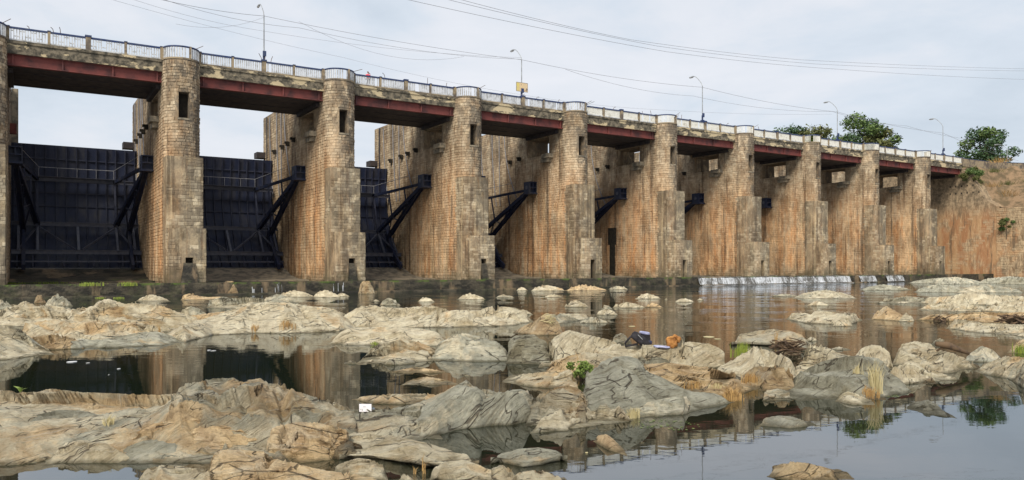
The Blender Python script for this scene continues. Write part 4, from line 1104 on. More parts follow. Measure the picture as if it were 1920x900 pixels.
isle(255, 320, 552, 565, 'flat cream shelf rock below the nearest pier, left one of two', CR, depth=3)
rock('cream rock with a long tail pointing right, below the nearest pier', [(338,560),(345,552),(360,550),(372,555),(390,557),(422,556),(424,562)], [(338,563),(424,562)], depth=3, tint=PK)
isle(1483, 1608, 543, 560, 'long flat pale rock below the right end of the white spillover', GR, peak=.5, depth=4)
isle(1513, 1556, 564, 573.5, 'small flat cone rock under the long pale rock at right')
isle(1445, 1500, 551, 556, 'very flat sliver of rock left of the long pale rock at right', GR)
rock('jumbled row of cream blocks in the right middle water', [(1472,594),(1485,587),(1505,586),(1520,590),(1528,583),(1550,584),(1575,587),(1600,586),(1617,595)], [(1472,598),(1510,606),(1540,607),(1590,609),(1617,601)], depth=3.2, amp=1.3, cell=.8)
isle(1560, 1602, 596, 612, 'small bright block in front of the jumbled cream row', CR, depth=1)
rock('peaked tan rock right of the jumbled cream row', [(1633,592),(1645,583),(1661,573),(1672,579),(1690,590),(1714,600)], [(1633,599),(1714,604)], depth=2.6, tint=PK)
isle(1684, 1716, 586, 603, 'small cream lump at the right foot of the peaked tan rock')
isle(1612, 1710, 533, 544, 'low grey rock shelf in front of the short bright spout', GG, depth=4)
isle(1712, 1822, 532, 548, 'long low olive shelf right of the one before the short spout', GG, depth=5)
isle(1640, 1775, 555, 569, 'thin pale shelf reaching left from the wide right bank rocks', GR, depth=3)
rock('grey green rock ledge at the foot of the farthest pier', [(1700,529),(1730,524),(1760,521),(1790,519),(1815,523),(1848,529)], [(1700,531),(1780,533),(1848,532)], depth=6, tint=GG)
rock('grey green rock ledge at the foot of the orange abutment', [(1830,529),(1850,522),(1890,518),(1925,520),(1960,522)], [(1830,531),(1900,533),(1960,535)], depth=7, tint=GG)
isle(1785, 1925, 533, 549, 'broad low island before the abutment at the far right edge', GR, depth=5)
rock('wide low field of cream bedrock running out of the right side, crest nearest the dam', [(1712,563),(1745,557),(1780,555),(1805,549),(1822,546),(1850,552),(1890,554),(1930,556),(1990,558)], [(1712,568),(1760,571),(1850,572),(1990,574)], depth=6, cell=.9, amp=1.4, flat=.45)
rock('low broken cream slabs in the middle of the right hand rock field, left group', [(1720,577),(1750,570),(1785,569),(1820,571),(1850,576)], [(1720,581),(1790,585),(1850,583)], depth=3, cell=.7, amp=1.5, flat=.4)
rock('low broken cream slabs in the middle of the right hand rock field, right group', [(1838,577),(1870,568),(1905,565),(1940,566),(1990,568)], [(1838,583),(1900,588),(1990,590)], depth=3.5, cell=.7, amp=1.5, flat=.4)
rock('broken brown and cream bedrock lower in the wide right field', [(1714,596),(1740,590),(1790,588),(1840,585),(1880,586),(1930,584),(1980,586)], [(1714,600),(1800,604),(1860,606),(1980,608)], depth=2.2, tint=PK, amp=1.4, cell=.7)
rock('cream low rocks in front of the dark debris at the right edge', [(1772,608),(1790,598),(1812,599),(1840,606),(1870,606),(1895,608),(1930,608),(1980,606)], [(1772,615),(1820,622),(1870,627),(1930,632),(1980,634)], depth=3, cell=.6)
isle(1888, 1960, 626, 662, 'cream boulder cut by the right edge with a grass clump at its foot', PK, peak=.7, depth=2)

# far left ridge between the dark channel and the still pool
rock('back ridge of grey and cream bedrock along the far left pool', [(-80,585),(0,580),(29,571),(56,575),(88,572),(112,573),(133,580),(165,577),(187,575),(215,590),(250,600)], [(-80,612),(250,612)], depth=4.5, tint=(.45,.2,1), cell=.9, amp=1.2)
rock('pale peaked hump of bedrock, highest point of the left ridge', [(118,590),(140,579),(165,577),(187,564),(201,560),(221,566),(234,570),(256,567),(277,570),(307,573),(335,583),(360,592),(392,600)], [(118,622),(230,628),(392,618)], depth=4.2, tint=(.42,.3,1), cell=1.0, amp=1.1)
isle(332, 392, 574, 592, 'smooth grey cone of rock in a dip of the left ridge', GR)
rock('flat grey shelf of rock behind the second hump of the left ridge', [(384,572),(395,562),(419,556),(440,559),(462,557),(495,559),(505,568)], [(384,578),(505,580)], depth=4, tint=GR)
rock('thin dark bedded shelf low between the grey cone and the long hump', [(300,600),(340,594),(400,586),(430,583),(460,590)], [(300,612),(460,604)], depth=2.2, tint=PK)
rock('middle tier of buff bedrock under the left ridge', [(20,612),(60,604),(110,598),(150,603),(200,600),(260,604),(300,612),(320,622)], [(20,645),(110,648),(240,640),(320,632)], depth=3, tint=(.45,.35,1), cell=.7, amp=1.3)
rock('brown hollowed rock between the left slab and the flat front slab', [(52,642),(70,630),(100,626),(130,631),(150,640),(160,648)], [(52,660),(115,655),(160,654)], depth=1.6, tint=(.5,.7,.8), amp=1.6, cell=.4)
rock('flat topped grey slab with clean crack at the edge of the still pool', [(112,650),(150,634),(195,630),(232,629),(262,623),(295,621),(325,630),(350,641)], [(112,654),(229,652),(300,648),(350,642)], depth=2.6, tint=GG, cell=1.2, amp=.7)
rock('large smooth pale slab sloping into the pool at the left edge', [(-90,598),(0,608),(18,611),(44,616),(62,636),(85,652),(108,664)], [(-90,690),(0,676),(60,670),(108,665)], depth=3.2, tint=(.72,.2,1.05), cell=1.6, amp=.6, flat=1.0)
rock('long broad hump of cream bedrock mirrored in the pool left of centre', [(300,622),(345,608),(385,597),(425,583),(453,573),(500,566),(537,567),(562,571),(618,577),(655,592),(690,604)], [(300,628),(347,643),(400,628),(480,625),(555,624),(636,622),(690,612)], depth=6, tint=(.38,.18,1.05), cell=1.5, amp=.8)
rock('cream ridge continuing right of the broad hump, behind the smooth cream slab', [(625,598),(650,588),(676,575),(699,571),(724,576),(758,577),(789,574),(814,573),(836,579),(860,590)], [(625,614),(720,616),(860,613)], depth=4, tint=CR, cell=1.0)
rock('cream ridge with grey flank ending at the right in open water', [(810,590),(850,581),(898,582),(913,576),(940,574),(965,577),(985,583),(1002,598)], [(810,614),(900,613),(960,610),(1002,604)], depth=4, tint=(.4,.1,1.05), cell=1.0)
isle(964, 1000, 580, 590, 'thin pale tongue of rock right of the cream ridge end')
rock('reddish brown shadowed rock with a pale root caught on its crest', [(962,622),(985,610),(1005,600),(1022,588),(1038,596),(1052,612),(1060,626)], [(962,625),(1010,629),(1060,628)], depth=1.7, tint=(.35,.9,.7), amp=.9)
rock('pale flat shelf behind the reddish brown rock', [(1015,600),(1030,588),(1060,588),(1100,588),(1106,594)], [(1015,612),(1060,606),(1106,598)], depth=2.5, tint=GR)
isle(1084, 1142, 594, 606, 'thin grey wedge of rock lying low right of the pale shelf', GR)

# middle tier
rock('long smooth cream slab at the right side of the still pool', [(612,643),(640,622),(655,615),(700,613),(750,613),(790,616),(818,622),(836,632),(845,645)], [(612,645),(700,648),(780,648),(845,650)], depth=3.2, tint=(.05,.2,1.08), cell=1.8, amp=.55, flat=.6)
rock('broken grey and white rock rising from the pool right of the smooth cream slab', [(668,680),(690,662),(705,648),(730,641),(760,636),(790,641),(815,655),(830,668)], [(668,684),(740,684),(830,677)], depth=2.4, tint=(.55,.3,1), cell=.6, amp=1.4)
rock('greenish white rounded rock mass in the centre with its base in the pool', [(805,668),(825,640),(850,629),(873,625),(900,630),(930,640),(952,655),(962,672)], [(805,676),(880,678),(962,678)], depth=2.6, tint=(.85,.05,1.12), cell=1.0, amp=.8)
rock('blue grey rock with sharp edge between the white mass and the cream boulders', [(948,676),(955,640),(970,629),(1000,627),(1022,640),(1036,660)], [(948,682),(1036,684)], depth=2.2, tint=(1.1,0,.9), cell=.9)
rock('high cream boulder ridge left of the bags', [(1010,660),(1030,636),(1050,622),(1064,618),(1090,624),(1120,632),(1150,641),(1175,650)], [(1010,690),(1175,690)], depth=2.8, tint=CR, cell=.9)
rock('cream rock the bags are lying on', [(1130,655),(1160,648),(1185,646),(1220,646),(1260,648),(1300,650)], [(1130,692),(1300,692)], depth=2.6, tint=CR, cell=.7)
rock('split grey block with blue vein right below the bags', [(1190,680),(1200,660),(1215,647),(1240,645),(1262,655),(1272,672)], [(1190,688),(1272,688)], depth=1.2, tint=(.9,0,.9), cell=.5)
rock('big cream boulder right of the orange bag', [(1240,668),(1262,645),(1290,639),(1325,643),(1350,656),(1362,674)], [(1240,690),(1362,690)], depth=2.2, tint=CR, cell=.8)
isle(1145, 1186, 624, 644, 'small pale knob of rock behind the black backpack', GR)
rock('flat grey slab tilted over a tangle of driftwood', [(1372,640),(1385,628),(1420,620),(1448,617),(1480,620),(1502,628),(1524,650)], [(1372,648),(1450,650),(1524,662)], depth=2.0, tint=(.75,.35,.85), cell=1.3, amp=.6, under=.10)
rock('round grey boulder in front of the tilted driftwood slab', [(1376,672),(1390,658),(1410,652),(1435,655),(1455,668)], 686, depth=1.6, tint=(.75,.2,.95))
isle(1510, 1535, 631, 640, 'tiny pale rock tip in the water right of the driftwood slab')
isle(1553, 1596, 650, 657, 'flat rock just breaking the water behind the cream mound at right', GR)
rock('wide bright cream bedrock left of the brown cube block', [(1330,700),(1350,686),(1375,672),(1400,656),(1420,650),(1455,660),(1480,672),(1500,690)], [(1330,712),(1420,715),(1500,712)], depth=2.6, tint=(.05,.12,1.05), cell=.8)
rock('tall cream boulder at the left shoulder of the big grey rock', [(1490,690),(1502,662),(1520,646),(1545,650),(1570,660),(1600,668),(1625,690)], [(1490,712),(1625,712)], depth=2.4, tint=(.08,.1,1.05), cell=.9)
rock('smooth pale dome behind the tall straw grass', [(1600,668),(1615,652),(1633,646),(1650,648),(1668,660),(1676,672)], 692, depth=1.8, tint=(.2,.1,1.02), cell=1.2, amp=.6)
rock('cream ridge behind the dark log, crest lit', [(1672,672),(1690,645),(1712,639),(1740,643),(1760,655),(1778,668)], 685, depth=2.2, tint=CR)
isle(1745, 1776, 633, 648, 'small grey capped rock at the water left of the dark log', GR, depth=.9)
rock('sharp grey white rock standing alone right of the dark log', [(1806,676),(1820,662),(1842,648),(1862,656),(1882,676)], [(1806,678),(1882,680)], depth=1.9, tint=(.85,.1,1.1), cell=1.0, amp=.8)
rock('cream and grey shelf in front of the dark log ending in a sharp tip', [(1715,690),(1730,668),(1765,657),(1790,664),(1812,676),(1834,686)], [(1715,702),(1780,700),(1834,689)], depth=1.8, tint=(.3,.2,1), cell=.5, amp=1.2)
rock('cream boulder slope right of the big grey rock', [(1662,712),(1675,690),(1700,676),(1730,683),(1755,695),(1780,706),(1800,708)], [(1662,724),(1720,719),(1800,711)], depth=1.8, tint=(.12,.1,1.05), cell=.5, amp=1.1)
isle(1730, 1756, 706, 720, 'small dark mossy stone at the foot of the right cream slope', DK, depth=.6)
rock('striped rock with slanting dark bands at the right edge', [(1826,694),(1850,680),(1880,668),(1905,668),(1935,675),(1990,690)], [(1826,697),(1870,706),(1920,716),(1990,730)], depth=2.0, tint=(.55,.3,.95), cell=.5, amp=1.2, step=2.5)
rock('rounded striped boulder at the very right edge above the still water', [(1884,700),(1900,688),(1925,680),(1970,680)], [(1884,706),(1925,730),(1970,748)], depth=1.2, tint=(.6,.2,.95), cell=.5, step=2.5)
rock('big grey green rock with tall straw grass on its right side', [(1470,724),(1490,706),(1512,690),(1545,676),(1580,668),(1615,666),(1645,672),(1668,690),(1690,712),(1716,731)], [(1470,750),(1500,752),(1560,752),(1640,748),(1690,741),(1716,733)], depth=3.2, tint=(1.0,.0,.92), cell=1.0, amp=.9, flat=.95)
rock('low grey block at the left foot of the big grey rock', [(1429,748),(1434,733),(1455,728),(1478,732),(1486,748)], 752, depth=.9, tint=(.85,.2,.95))
rock('brown cube shaped block leaning against the big grey rock', [(1427,726),(1440,700),(1455,688),(1472,690),(1486,702),(1490,722)], 733, depth=1.0, tint=(.55,.65,.75), cell=.8, amp=.8)
rock('dark brown rock with dry moss left of the cube block', [(1392,716),(1402,694),(1420,686),(1445,688),(1458,702)], 726, depth=1.3, tint=(.5,.8,.62), amp=1.1)
rock('small cream white rock at the water in front of the big grey rock', [(1566,752),(1575,738),(1588,733),(1605,738),(1625,748),(1640,757)], [(1566,753),(1600,759),(1640,759)], depth=.7, tint=(.05,.15,1.1), cell=.4)
rock('brown rounded ledge trailing behind the small cream white rock', [(1575,735),(1600,728),(1630,732),(1652,742),(1662,750)], [(1575,746),(1662,751)], depth=.8, tint=DK, cell=.4)

# centre right tier
rock('pinkish brown bedrock flat with grass tufts behind the green grey rock', [(1180,694),(1210,682),(1250,679),(1290,684),(1330,688),(1365,700),(1400,712),(1425,722)], [(1180,728),(1290,738),(1370,745),(1425,727)], depth=2.6, tint=(.30,.95,.92), cell=.6, amp=1.2, flat=.5)
rock('cream patch of bedrock between the green bush and the bags', [(1020,682),(1060,668),(1100,660),(1140,664),(1180,676),(1200,690)], [(1020,705),(1110,712),(1200,715)], depth=2.0, tint=(.4,.4,.98), cell=.6, amp=1.2)
rock('large green grey rock whose long tail runs right into the water', [(1076,745),(1080,722),(1100,702),(1128,680),(1150,670),(1176,667),(1194,672),(1215,696),(1250,711),(1290,733),(1335,737),(1360,744),(1378,752)], [(1076,790),(1150,784),(1210,780),(1280,775),(1318,764),(1378,755)], depth=3.0, tint=(1.02,.0,1.0), cell=1.5, amp=.7, flat=.95)
rock('pale lumpy rocks at the water edge of the large green grey rock', [(1160,775),(1180,758),(1215,752),(1250,745),(1280,742),(1305,752),(1318,763)], [(1160,786),(1210,782),(1280,777),(1318,765)], depth=.9, tint=(.85,.0,1.12), cell=.5, amp=1.0)
rock('grooved cream grey rock in the front centre, base curved along the water', [(994,806),(1015,785),(1050,764),(1075,752),(1095,746),(1112,757),(1124,748),(1140,746),(1162,762),(1188,785)], [(994,812),(1040,808),(1100,806),(1150,797),(1188,788)], depth=1.9, tint=(.62,.2,1.02), cell=.7, amp=1.0, step=2.2)
rock('dark creviced rock between the central grey masses', [(985,770),(1010,738),(1040,725),(1070,722),(1095,735),(1105,755)], [(985,800),(1105,795)], depth=1.7, tint=(.7,.4,.75), cell=.4, amp=1.7)
rock('low layered shelf of cream rock left of the green bush', [(942,712),(965,703),(1000,699),(1040,695),(1068,692),(1085,700)], [(942,717),(1000,726),(1085,730)], depth=1.7, tint=(.35,.35,1), cell=.5, step=2)
rock('rounded grey tan boulder in the central foreground ledge', [(905,765),(925,748),(960,738),(990,744),(1005,760)], 786, depth=1.0, tint=(.65,.4,.9))
isle(730, 842, 689, 699, 'flat shelf of rock just breaking the pool surface, upper of two', PK, depth=.9)
isle(752, 860, 706, 722, 'flat shelf of rock just breaking the pool surface, lower of two', PK, depth=.9)
isle(862, 884, 701, 706, 'small flat flake of rock in the pool left of the layered shelf')
isle(645, 672, 676, 682, 'thin rock point at the pool left of the broken white rock', GR)
rock('flat cream tongue of rock pointing left into the pool above the white card', [(660,746),(690,742),(740,739),(790,738),(830,740),(850,748)], [(660,749),(700,757),(780,758),(850,760)], depth=.9, tint=(.25,.45,1.02), cell=.4, step=2)

# foreground mass
rock('grey bedrock slope filling the lower left behind the front pool', [(-120,722),(0,729),(25,730),(50,734),(75,732),(107,727),(132,729),(155,732),(212,735),(240,737),(305,740),(335,740),(380,760),(440,800)], [(-120,880),(0,869),(70,871),(200,866),(300,868),(440,866)], depth=4.6, tint=(.62,.32,.98), cell=.95, amp=.75, flat=.45, tc=.5)
rock('large grey rounded ridge in the lower left, its crest against the pool', [(290,760),(320,736),(342,719),(375,715),(400,710),(438,709),(452,717),(467,712),(487,710),(502,719),(525,719),(546,729),(563,735),(590,744),(619,752),(648,764),(672,775),(700,790)], [(290,845),(400,850),(560,850),(700,838)], depth=3.6, tint=(.80,.40,.85), cell=.8, amp=.8, flat=.5, tc=.7)
rock('long pale grey ledge running across the lower centre to the peak', [(550,805),(600,778),(640,769),(690,768),(735,766),(779,755),(814,745),(840,729),(860,718),(873,715),(888,724),(905,730),(931,736),(954,731),(985,731),(1015,740),(1030,752)], [(550,850),(620,846),(700,834),(775,822),(867,806),(960,799),(1000,788),(1030,780)], depth=2.8, tint=(.80,.15,.98), cell=.9, amp=.8, flat=.5, tc=.66)
rock('flat grey shelf of bedrock right in front of the white card', [(585,812),(620,782),(660,773),(700,771),(750,774),(800,788),(830,800)], [(585,846),(700,838),(830,824)], depth=2.2, tint=(.7,.3,.95), cell=.6)
rock('smooth pale green grey slab at lower left with crusted top', [(20,800),(60,780),(110,769),(160,771),(200,780),(222,796),(245,815)], [(20,832),(120,835),(245,828)], depth=1.5, tint=(.95,.05,1.0), cell=.8, amp=.8, flat=.7)
rock('dark edged grey block at the left edge above the pinkish rock', [(-40,768),(0,770),(25,773),(38,785),(44,800)], 806, depth=.8, tint=(.8,.1,.85), amp=1.2)
rock('pinkish cream rock at the left edge of the lower mass', [(-60,802),(0,800),(35,804),(60,820),(85,838)], [(-60,850),(85,848)], depth=1.1, tint=(.25,.95,1.0), cell=.4, amp=1.3)
rock('rounded pale grey boulder in the lower left corner above the white reflecting pool', [(-60,846),(0,838),(25,836),(50,843),(68,858)], [(-60,872),(0,872),(68,868)], depth=.9, tint=(.80,.1,1.0), cell=.6, amp=.7)
rock('ridge of buff rock between the pale slab and the front pool', [(85,852),(110,832),(150,825),(200,830),(235,848),(255,860)], [(85,870),(160,868),(255,867)], depth=1.1, tint=(.45,.2,1.05), cell=.5, amp=1.0)
rock('swirled grey green rock dome right above the white reflecting pool', [(220,862),(240,838),(270,826),(305,822),(335,832),(365,850),(392,866)], [(220,868),(300,868),(392,864)], depth=1.3, tint=(.9,.05,1.0), cell=.6, amp=.8, step=1.8)
rock('bright orange cream ridge, left half, deeply grooved', [(225,832),(255,806),(290,792),(318,786),(350,785),(378,781),(412,783),(440,788),(470,800),(502,816)], [(225,846),(330,852),(420,850),(502,842)], depth=1.5, tint=(-.2,.95,1.12), cell=.45, amp=1.3, step=2.4)
rock('bright orange cream ridge, right half, knobbly top ending at a dark hollow', [(495,826),(505,802),(528,794),(560,791),(595,791),(625,797),(650,808),(664,822)], [(495,858),(560,868),(620,860),(664,846)], depth=1.4, tint=(-.2,.95,1.15), cell=.40, amp=1.4, step=2.4)
rock('grey brown flank below the orange ridge halves', [(320,850),(360,838),(420,832),(480,834),(520,838),(545,850)], [(320,868),(440,868),(545,866)], depth=.9, tint=(.75,.45,.8), cell=.4, amp=1.2)
rock('long tan slab with dark overhang beneath in the lower centre', [(636,842),(648,822),(668,815),(700,815),(735,817),(765,822),(795,828),(825,838),(850,848),(880,852),(898,862)], [(636,862),(690,866),(760,876),(830,882),(898,874)], depth=1.6, tint=(.42,.35,.98), cell=.6, amp=1.0, under=.07, flat=.6, step=.6)
rock('dark rock added in the hollow right of the orange ridge, cavity shade painted in', [(622,846),(635,828),(655,824),(676,834),(684,848)], 862, depth=.6, tint=(.7,.7,.38), cell=.2, amp=1.6)  # added rock, its dark tint paints the shade of the cavity
rock('cream pink bedrock in the bottom centre left, jointed blocks', [(376,890),(388,862),(405,848),(432,839),(460,842),(500,845),(508,856),(560,868),(610,878),(650,886),(700,895),(730,905)], [(376,925),(730,930)], depth=1.5, tint=(.10,.60,1.08), cell=.38, amp=1.2, flat=.5)
rock('cream flat rock at the bottom edge right of the white reflecting pool', [(250,900),(275,880),(300,872),(330,872),(360,878),(390,880),(410,892)], [(250,905),(330,925),(410,930)], depth=.9, tint=(.10,.35,1.05), cell=.4)
rock('small layered cream rock under the long tan slab', [(622,876),(650,864),(675,858),(700,862),(722,874),(728,888)], [(622,892),(728,902)], depth=.6, tint=(.35,.3,1.02), cell=.3, amp=1.2)
isle(740, 782, 889, 906, 'small pale rock cut by the bottom edge below the long tan slab', CR, depth=.4)
rock('cream rock with angular top at the bottom centre', [(800,895),(815,876),(835,863),(870,860),(900,870),(928,884),(940,900)], [(800,915),(870,930),(940,925)], depth=.9, tint=(.10,.25,1.05), cell=.35)
rock('cream rock at the bottom edge left of the dark floating slab', [(920,898),(926,878),(945,870),(962,880),(968,900)], 925, depth=.7, tint=(.12,.3,1.05), cell=.35)
rock('low grey cream rock cut by the bottom edge below the dark floating slab', [(958,902),(970,886),(1000,882),(1030,886),(1068,900)], 915, depth=.6, tint=(.5,.2,1))
rock('thick grey slab floating over a black shadow, bottom right of centre', [(920,862),(940,850),(975,841),(1010,839),(1040,844),(1064,855)], [(920,870),(980,880),(1064,866)], depth=.9, tint=(.85,.1,1.0), cell=.7, amp=.6, under=.075, flat=.5)
rock('three cornered pinkish slab tilted in the still water', [(1112,826),(1122,817),(1138,814),(1152,824),(1168,842),(1176,854)], [(1112,828),(1140,844),(1176,856)], depth=.55, tint=(.45,.55,.95), cell=.8, amp=.4)
rock('dark lichen rock in the still water at lower right, pointed shape', [(1700,764),(1712,754),(1735,749),(1755,757),(1775,772),(1794,783)], [(1700,766),(1740,778),(1794,785)], depth=.9, tint=(1.0,.1,.62), cell=.5, amp=.9, step=2)
rock('flat olive rock in the still water left of the pointed dark one', [(1422,794),(1435,783),(1460,779),(1485,781),(1505,788),(1530,796)], [(1422,797),(1480,803),(1530,798)], depth=.7, tint=(.8,.25,.85), cell=.6, amp=.6)
rock('brown and pink rock cut by the bottom edge in the sky reflection', [(1438,886),(1455,872),(1480,865),(1510,867),(1545,875),(1580,886),(1602,894)], [(1438,893),(1500,906),(1602,898)], depth=.8, tint=(.5,.75,.85), cell=.4, amp=1.1)
# broken stubs of masonry at the weir
def stub(x0, x1, yt, yb, label, tint, seed):
    rock(label, [(x0-4,yb-3),(x0,(yt*2+yb)/3),(x0+(x1-x0)*.2,yt),(x0+(x1-x0)*.75,yt),(x1,(yt+yb)/2),(x1+5,yb-3)], yb, depth=1.3, tint=tint, amp=.5, name='broken_stub', seed=seed, tip=2)
stub(675, 699, 527, 551, 'broken pale concrete stub standing against the weir', (.5,.5,.62), 3)
stub(418, 444, 527, 553, 'brownish boulder leaning on the weir below the second gate', (.5,.8,.5), 4)
stub(67, 82, 553, 569, 'narrow pale block at the weir foot at far left', (.5,.8,.5), 5)

bpy.context.view_layer.update()
_dg = bpy.context.evaluated_depsgraph_get()
def hit(px, py):                                 # the rock surface that a sight line meets
    o_ = Vector((0,0,EYE)); d_ = Vector(((px-960)/F_PX, 1, (HOR-py)/F_PX)).normalized()
    for _ in range(6):
        ok, loc, nrm, idx, ob, mx = scene.ray_cast(_dg, o_, d_)
        if not ok: return gp(px, py)
        if ob.name.startswith('river_water') and loc.z < .02: return loc
        return loc
    return gp(px, py)
# ------------------------------------------------------------------ grasses
def tuft(px, py, D, wpx, hpx, n, mat, label, seed, lean=.15, name='grass_tuft', fan=.35):
    n = int(n*.9)
    q = random.Random(seed); P = hit(px, py); D = P.y; b = MB(); w = wpx/F_PX*D/2; hh = hpx/F_PX*D
    for i in range(int(n*1.1)):
        bx, by_ = q.gauss(0, w*.33), q.gauss(0, w*.33); L = hh*q.uniform(.45, 1.05); a = q.uniform(0, 6.28)
        tx, ty = bx+math.cos(a)*fan*L*q.random()+lean*L*q.uniform(-.3, 1), by_+math.sin(a)*fan*L*q.random(); ww = .0022+.00022*D; L *= q.uniform(.35, 1)
        tx += q.gauss(0, .22)*L; m_ = ((bx*2.4+tx)/3.4, (by_*2+ty)/3, L*.6)
        b.add([(bx-ww,by_,-.12),(bx+ww,by_,-.12),(m_[0]+ww*.8,m_[1],m_[2]),(m_[0]-ww*.8,m_[1],m_[2]),(tx,ty,L*(1-.25*fan*q.random()))], [(0,1,2,3),(3,2,4)])
    b.build(name, M[mat], None, loc=P, label=label, cat='grass')
tuft(1640, 724, 15.2, 34, 60, 110, 'grass_yellow', 'tall straw coloured grass clump on the big grey rock', 1, .05, fan=.14)
tuft(1630, 740, 14.2, 44, 22, 110, 'grass_orange', 'rusty grass skirt below the tall straw grass', 2)
tuft(1374, 750, 14.0, 44, 34, 200, 'grass_orange', 'rust orange grass clump at the tail tip of the green grey rock', 3, .0, fan=.8)
tuft(1300, 722, 15.2, 56, 13, 90, 'grass_orange', 'low rusty grass along the pinkish bedrock, left clump', 47, fan=.5)
tuft(1345, 727, 15.2, 36, 14, 60, 'grass_yellow', 'low straw grass along the pinkish bedrock, right clump', 5)
tuft(1188, 782, 12.0, 28, 22, 140, 'grass_yellow', 'golden grass clump at the water between the two front centre rocks', 6, 0, fan=.5)
tuft(1390, 660, 20.5, 48, 24, 120, 'grass_green', 'soft green grass beside the round boulder near the driftwood', 7)
tuft(1406, 712, 16.5, 46, 20, 90, 'grass_orange', 'brownish grass on the dark brown rock', 8)
tuft(1606, 700, 16.0, 22, 26, 40, 'grass_yellow', 'sparse straw stems left of the tall straw grass', 9)
tuft(1912, 660, 19.8, 28, 22, 80, 'grass_green', 'green yellow grass at the boulder on the right edge', 10)
tuft(538, 612, 28, 34, 18, 70, 'grass_orange', 'brown dry grass in the crack of the broad hump', 11)
tuft(478, 618, 27, 20, 16, 40, 'grass_orange', 'brown dry grass left of the other tuft on the broad hump', 12)
tuft(299, 622, 27, 8, 20, 16, 'grass_orange', 'single dark dry tuft behind the flat topped slab', 13)
tuft(702, 646, 21.6, 22, 8, 50, 'grass_green', 'low green growth along the smooth cream slab', 14)
tuft(205, 796, 11.4, 22, 26, 60, 'grass_yellow', 'small dull straw grass right of the crusted slab', 15)
tuft(1455, 640, 22, 16, 34, 9, 'grass_orange', 'thin dead stems standing in front of the open water', 16)
tuft(1086, 704, 15.4, 10, 70, 5, 'grass_orange', 'two tall dry stalks rising out of the green bush', 17, .0, fan=.1)
tuft(785, 886, 8.6, 60, 40, 10, 'grass_orange', 'bent dry stems in front of the long tan slab', 18, .1, fan=.6)
for i, (x, y, w_) in enumerate(((20, 533, 60), (95, 532, 70), (170, 533, 60), (240, 533, 40))):
    tuft(x, y, 52.2+i*.6, w_, 7, 130, 'grass_green', 'bright green weeds on the weir top, %s' % ('at the left edge', 'below the left arm of the nearest gate', 'below the middle of the nearest gate', 'thin patch nearest the big pier')[i], 30+i, 0, 'weeds', .6)
for i, (x, y, w_) in enumerate(((188, 559, 20), (222, 559, 26))):
    tuft(x, y, 49.5, w_, 4, 60, 'grass_green', 'bright green weeds at the water line below the nearest gate, %s patch' % ('left', 'right')[i], 40+i, 0, 'weeds', .8)
# leafy green bush
P = hit(1088, 714); root = empty('leafy_bush', P, rz=0, label='bright green leafy bush growing beside the green grey rock', cat='bush')
b = MB()
q = random.Random(3); cs = []
for i in range(13):
    a = q.uniform(0, 6.28); r_ = q.uniform(.02, .2); z = q.uniform(.08, .34); c = (math.cos(a)*r_*1.25, math.sin(a)*r_, z); cs.append(c); b.tube([(0,0,-.1), (c[0]*.5,c[1]*.5,z*.5), c], .006, 4)
b.build('stem', M['twig'], root)
put('leaves', leaf_mesh('leaves', cs, [.08]*len(cs), 700, .030, M['leaf_light'], 5), root)
P = gp(42, 735); b = MB()
for a, L in ((-.5,.14),(-.1,.12),(.3,.13),(.75,.1)):
    b.add([(0,0,0),(a*L*.4-.01,-.01,L*.5),(a*L*1.5,0,L*.75),(a*L*.4+.015,.01,L*.62)], [(0,1,2,3)])
b.build('sprout', M['leaf_light'], None, loc=hit(38, 737), label='little light green sprout at the left end of the pool edge', cat='plant')

# ------------------------------------------------------------------ driftwood
def twigs(px, py, D, wpx, hpx, n, label, seed, r=.012, flat=.5, mat='twig'):
    q = random.Random(seed); P0 = hit(px, py); D = P0.y; b = MB(); w = wpx/F_PX*D/2; hh = hpx/F_PX*D
    for i in range(n):
        a = q.uniform(-.5, .5) if q.random() < .6 else q.uniform(0, 3.14); L = w*q.uniform(.5, 1.3)
        c = Vector((q.uniform(-.6, .6)*w, q.uniform(-.4,.4)*w, q.uniform(0, hh))); d = Vector((math.cos(a), math.sin(a)*.6, q.uniform(-flat, flat)*.8))*L/2
        b.tube([c-d, c+Vector((q.uniform(-.05,.05), 0, q.uniform(-.04,.06))), c+d], [r*q.uniform(.5,1.4), r, r*.4], 4)
    b.build('driftwood_tangle', M[mat], None, loc=P0, label=label, cat='driftwood')
twigs(1478, 664, 19.2, 70, 26, 70, 'brown tangle of driftwood and roots under the tilted slab', 1, .014)
twigs(1902, 605, 28.5, 60, 12, 45, 'black heap of driftwood at the right edge', 2, .03)
twigs(1765, 601, 29, 44, 6, 18, 'scatter of dark sticks left of the black heap', 3, .025)
twigs(1028, 606, 27.8, 30, 16, 26, 'pale bleached roots hanging on the reddish brown rock', 4, .012, mat='grass_yellow')
b = MB(); b.tube([(-.32,0,.16),(-.1,0,.13),(.12,-.02,.05),(.36,-.05,-.05)], [.05,.075,.06,.03], 9); b.tube([(-.1,0,.12),(-.28,.05,.0)], [.035,.02], 6)
b.build('fallen_log', M['twig'], None, smooth=True, loc=hit(1788, 664)+Vector((0,.1,.05)), label='dark fallen log lying between the cream ridge and the sharp grey rock', cat='log')

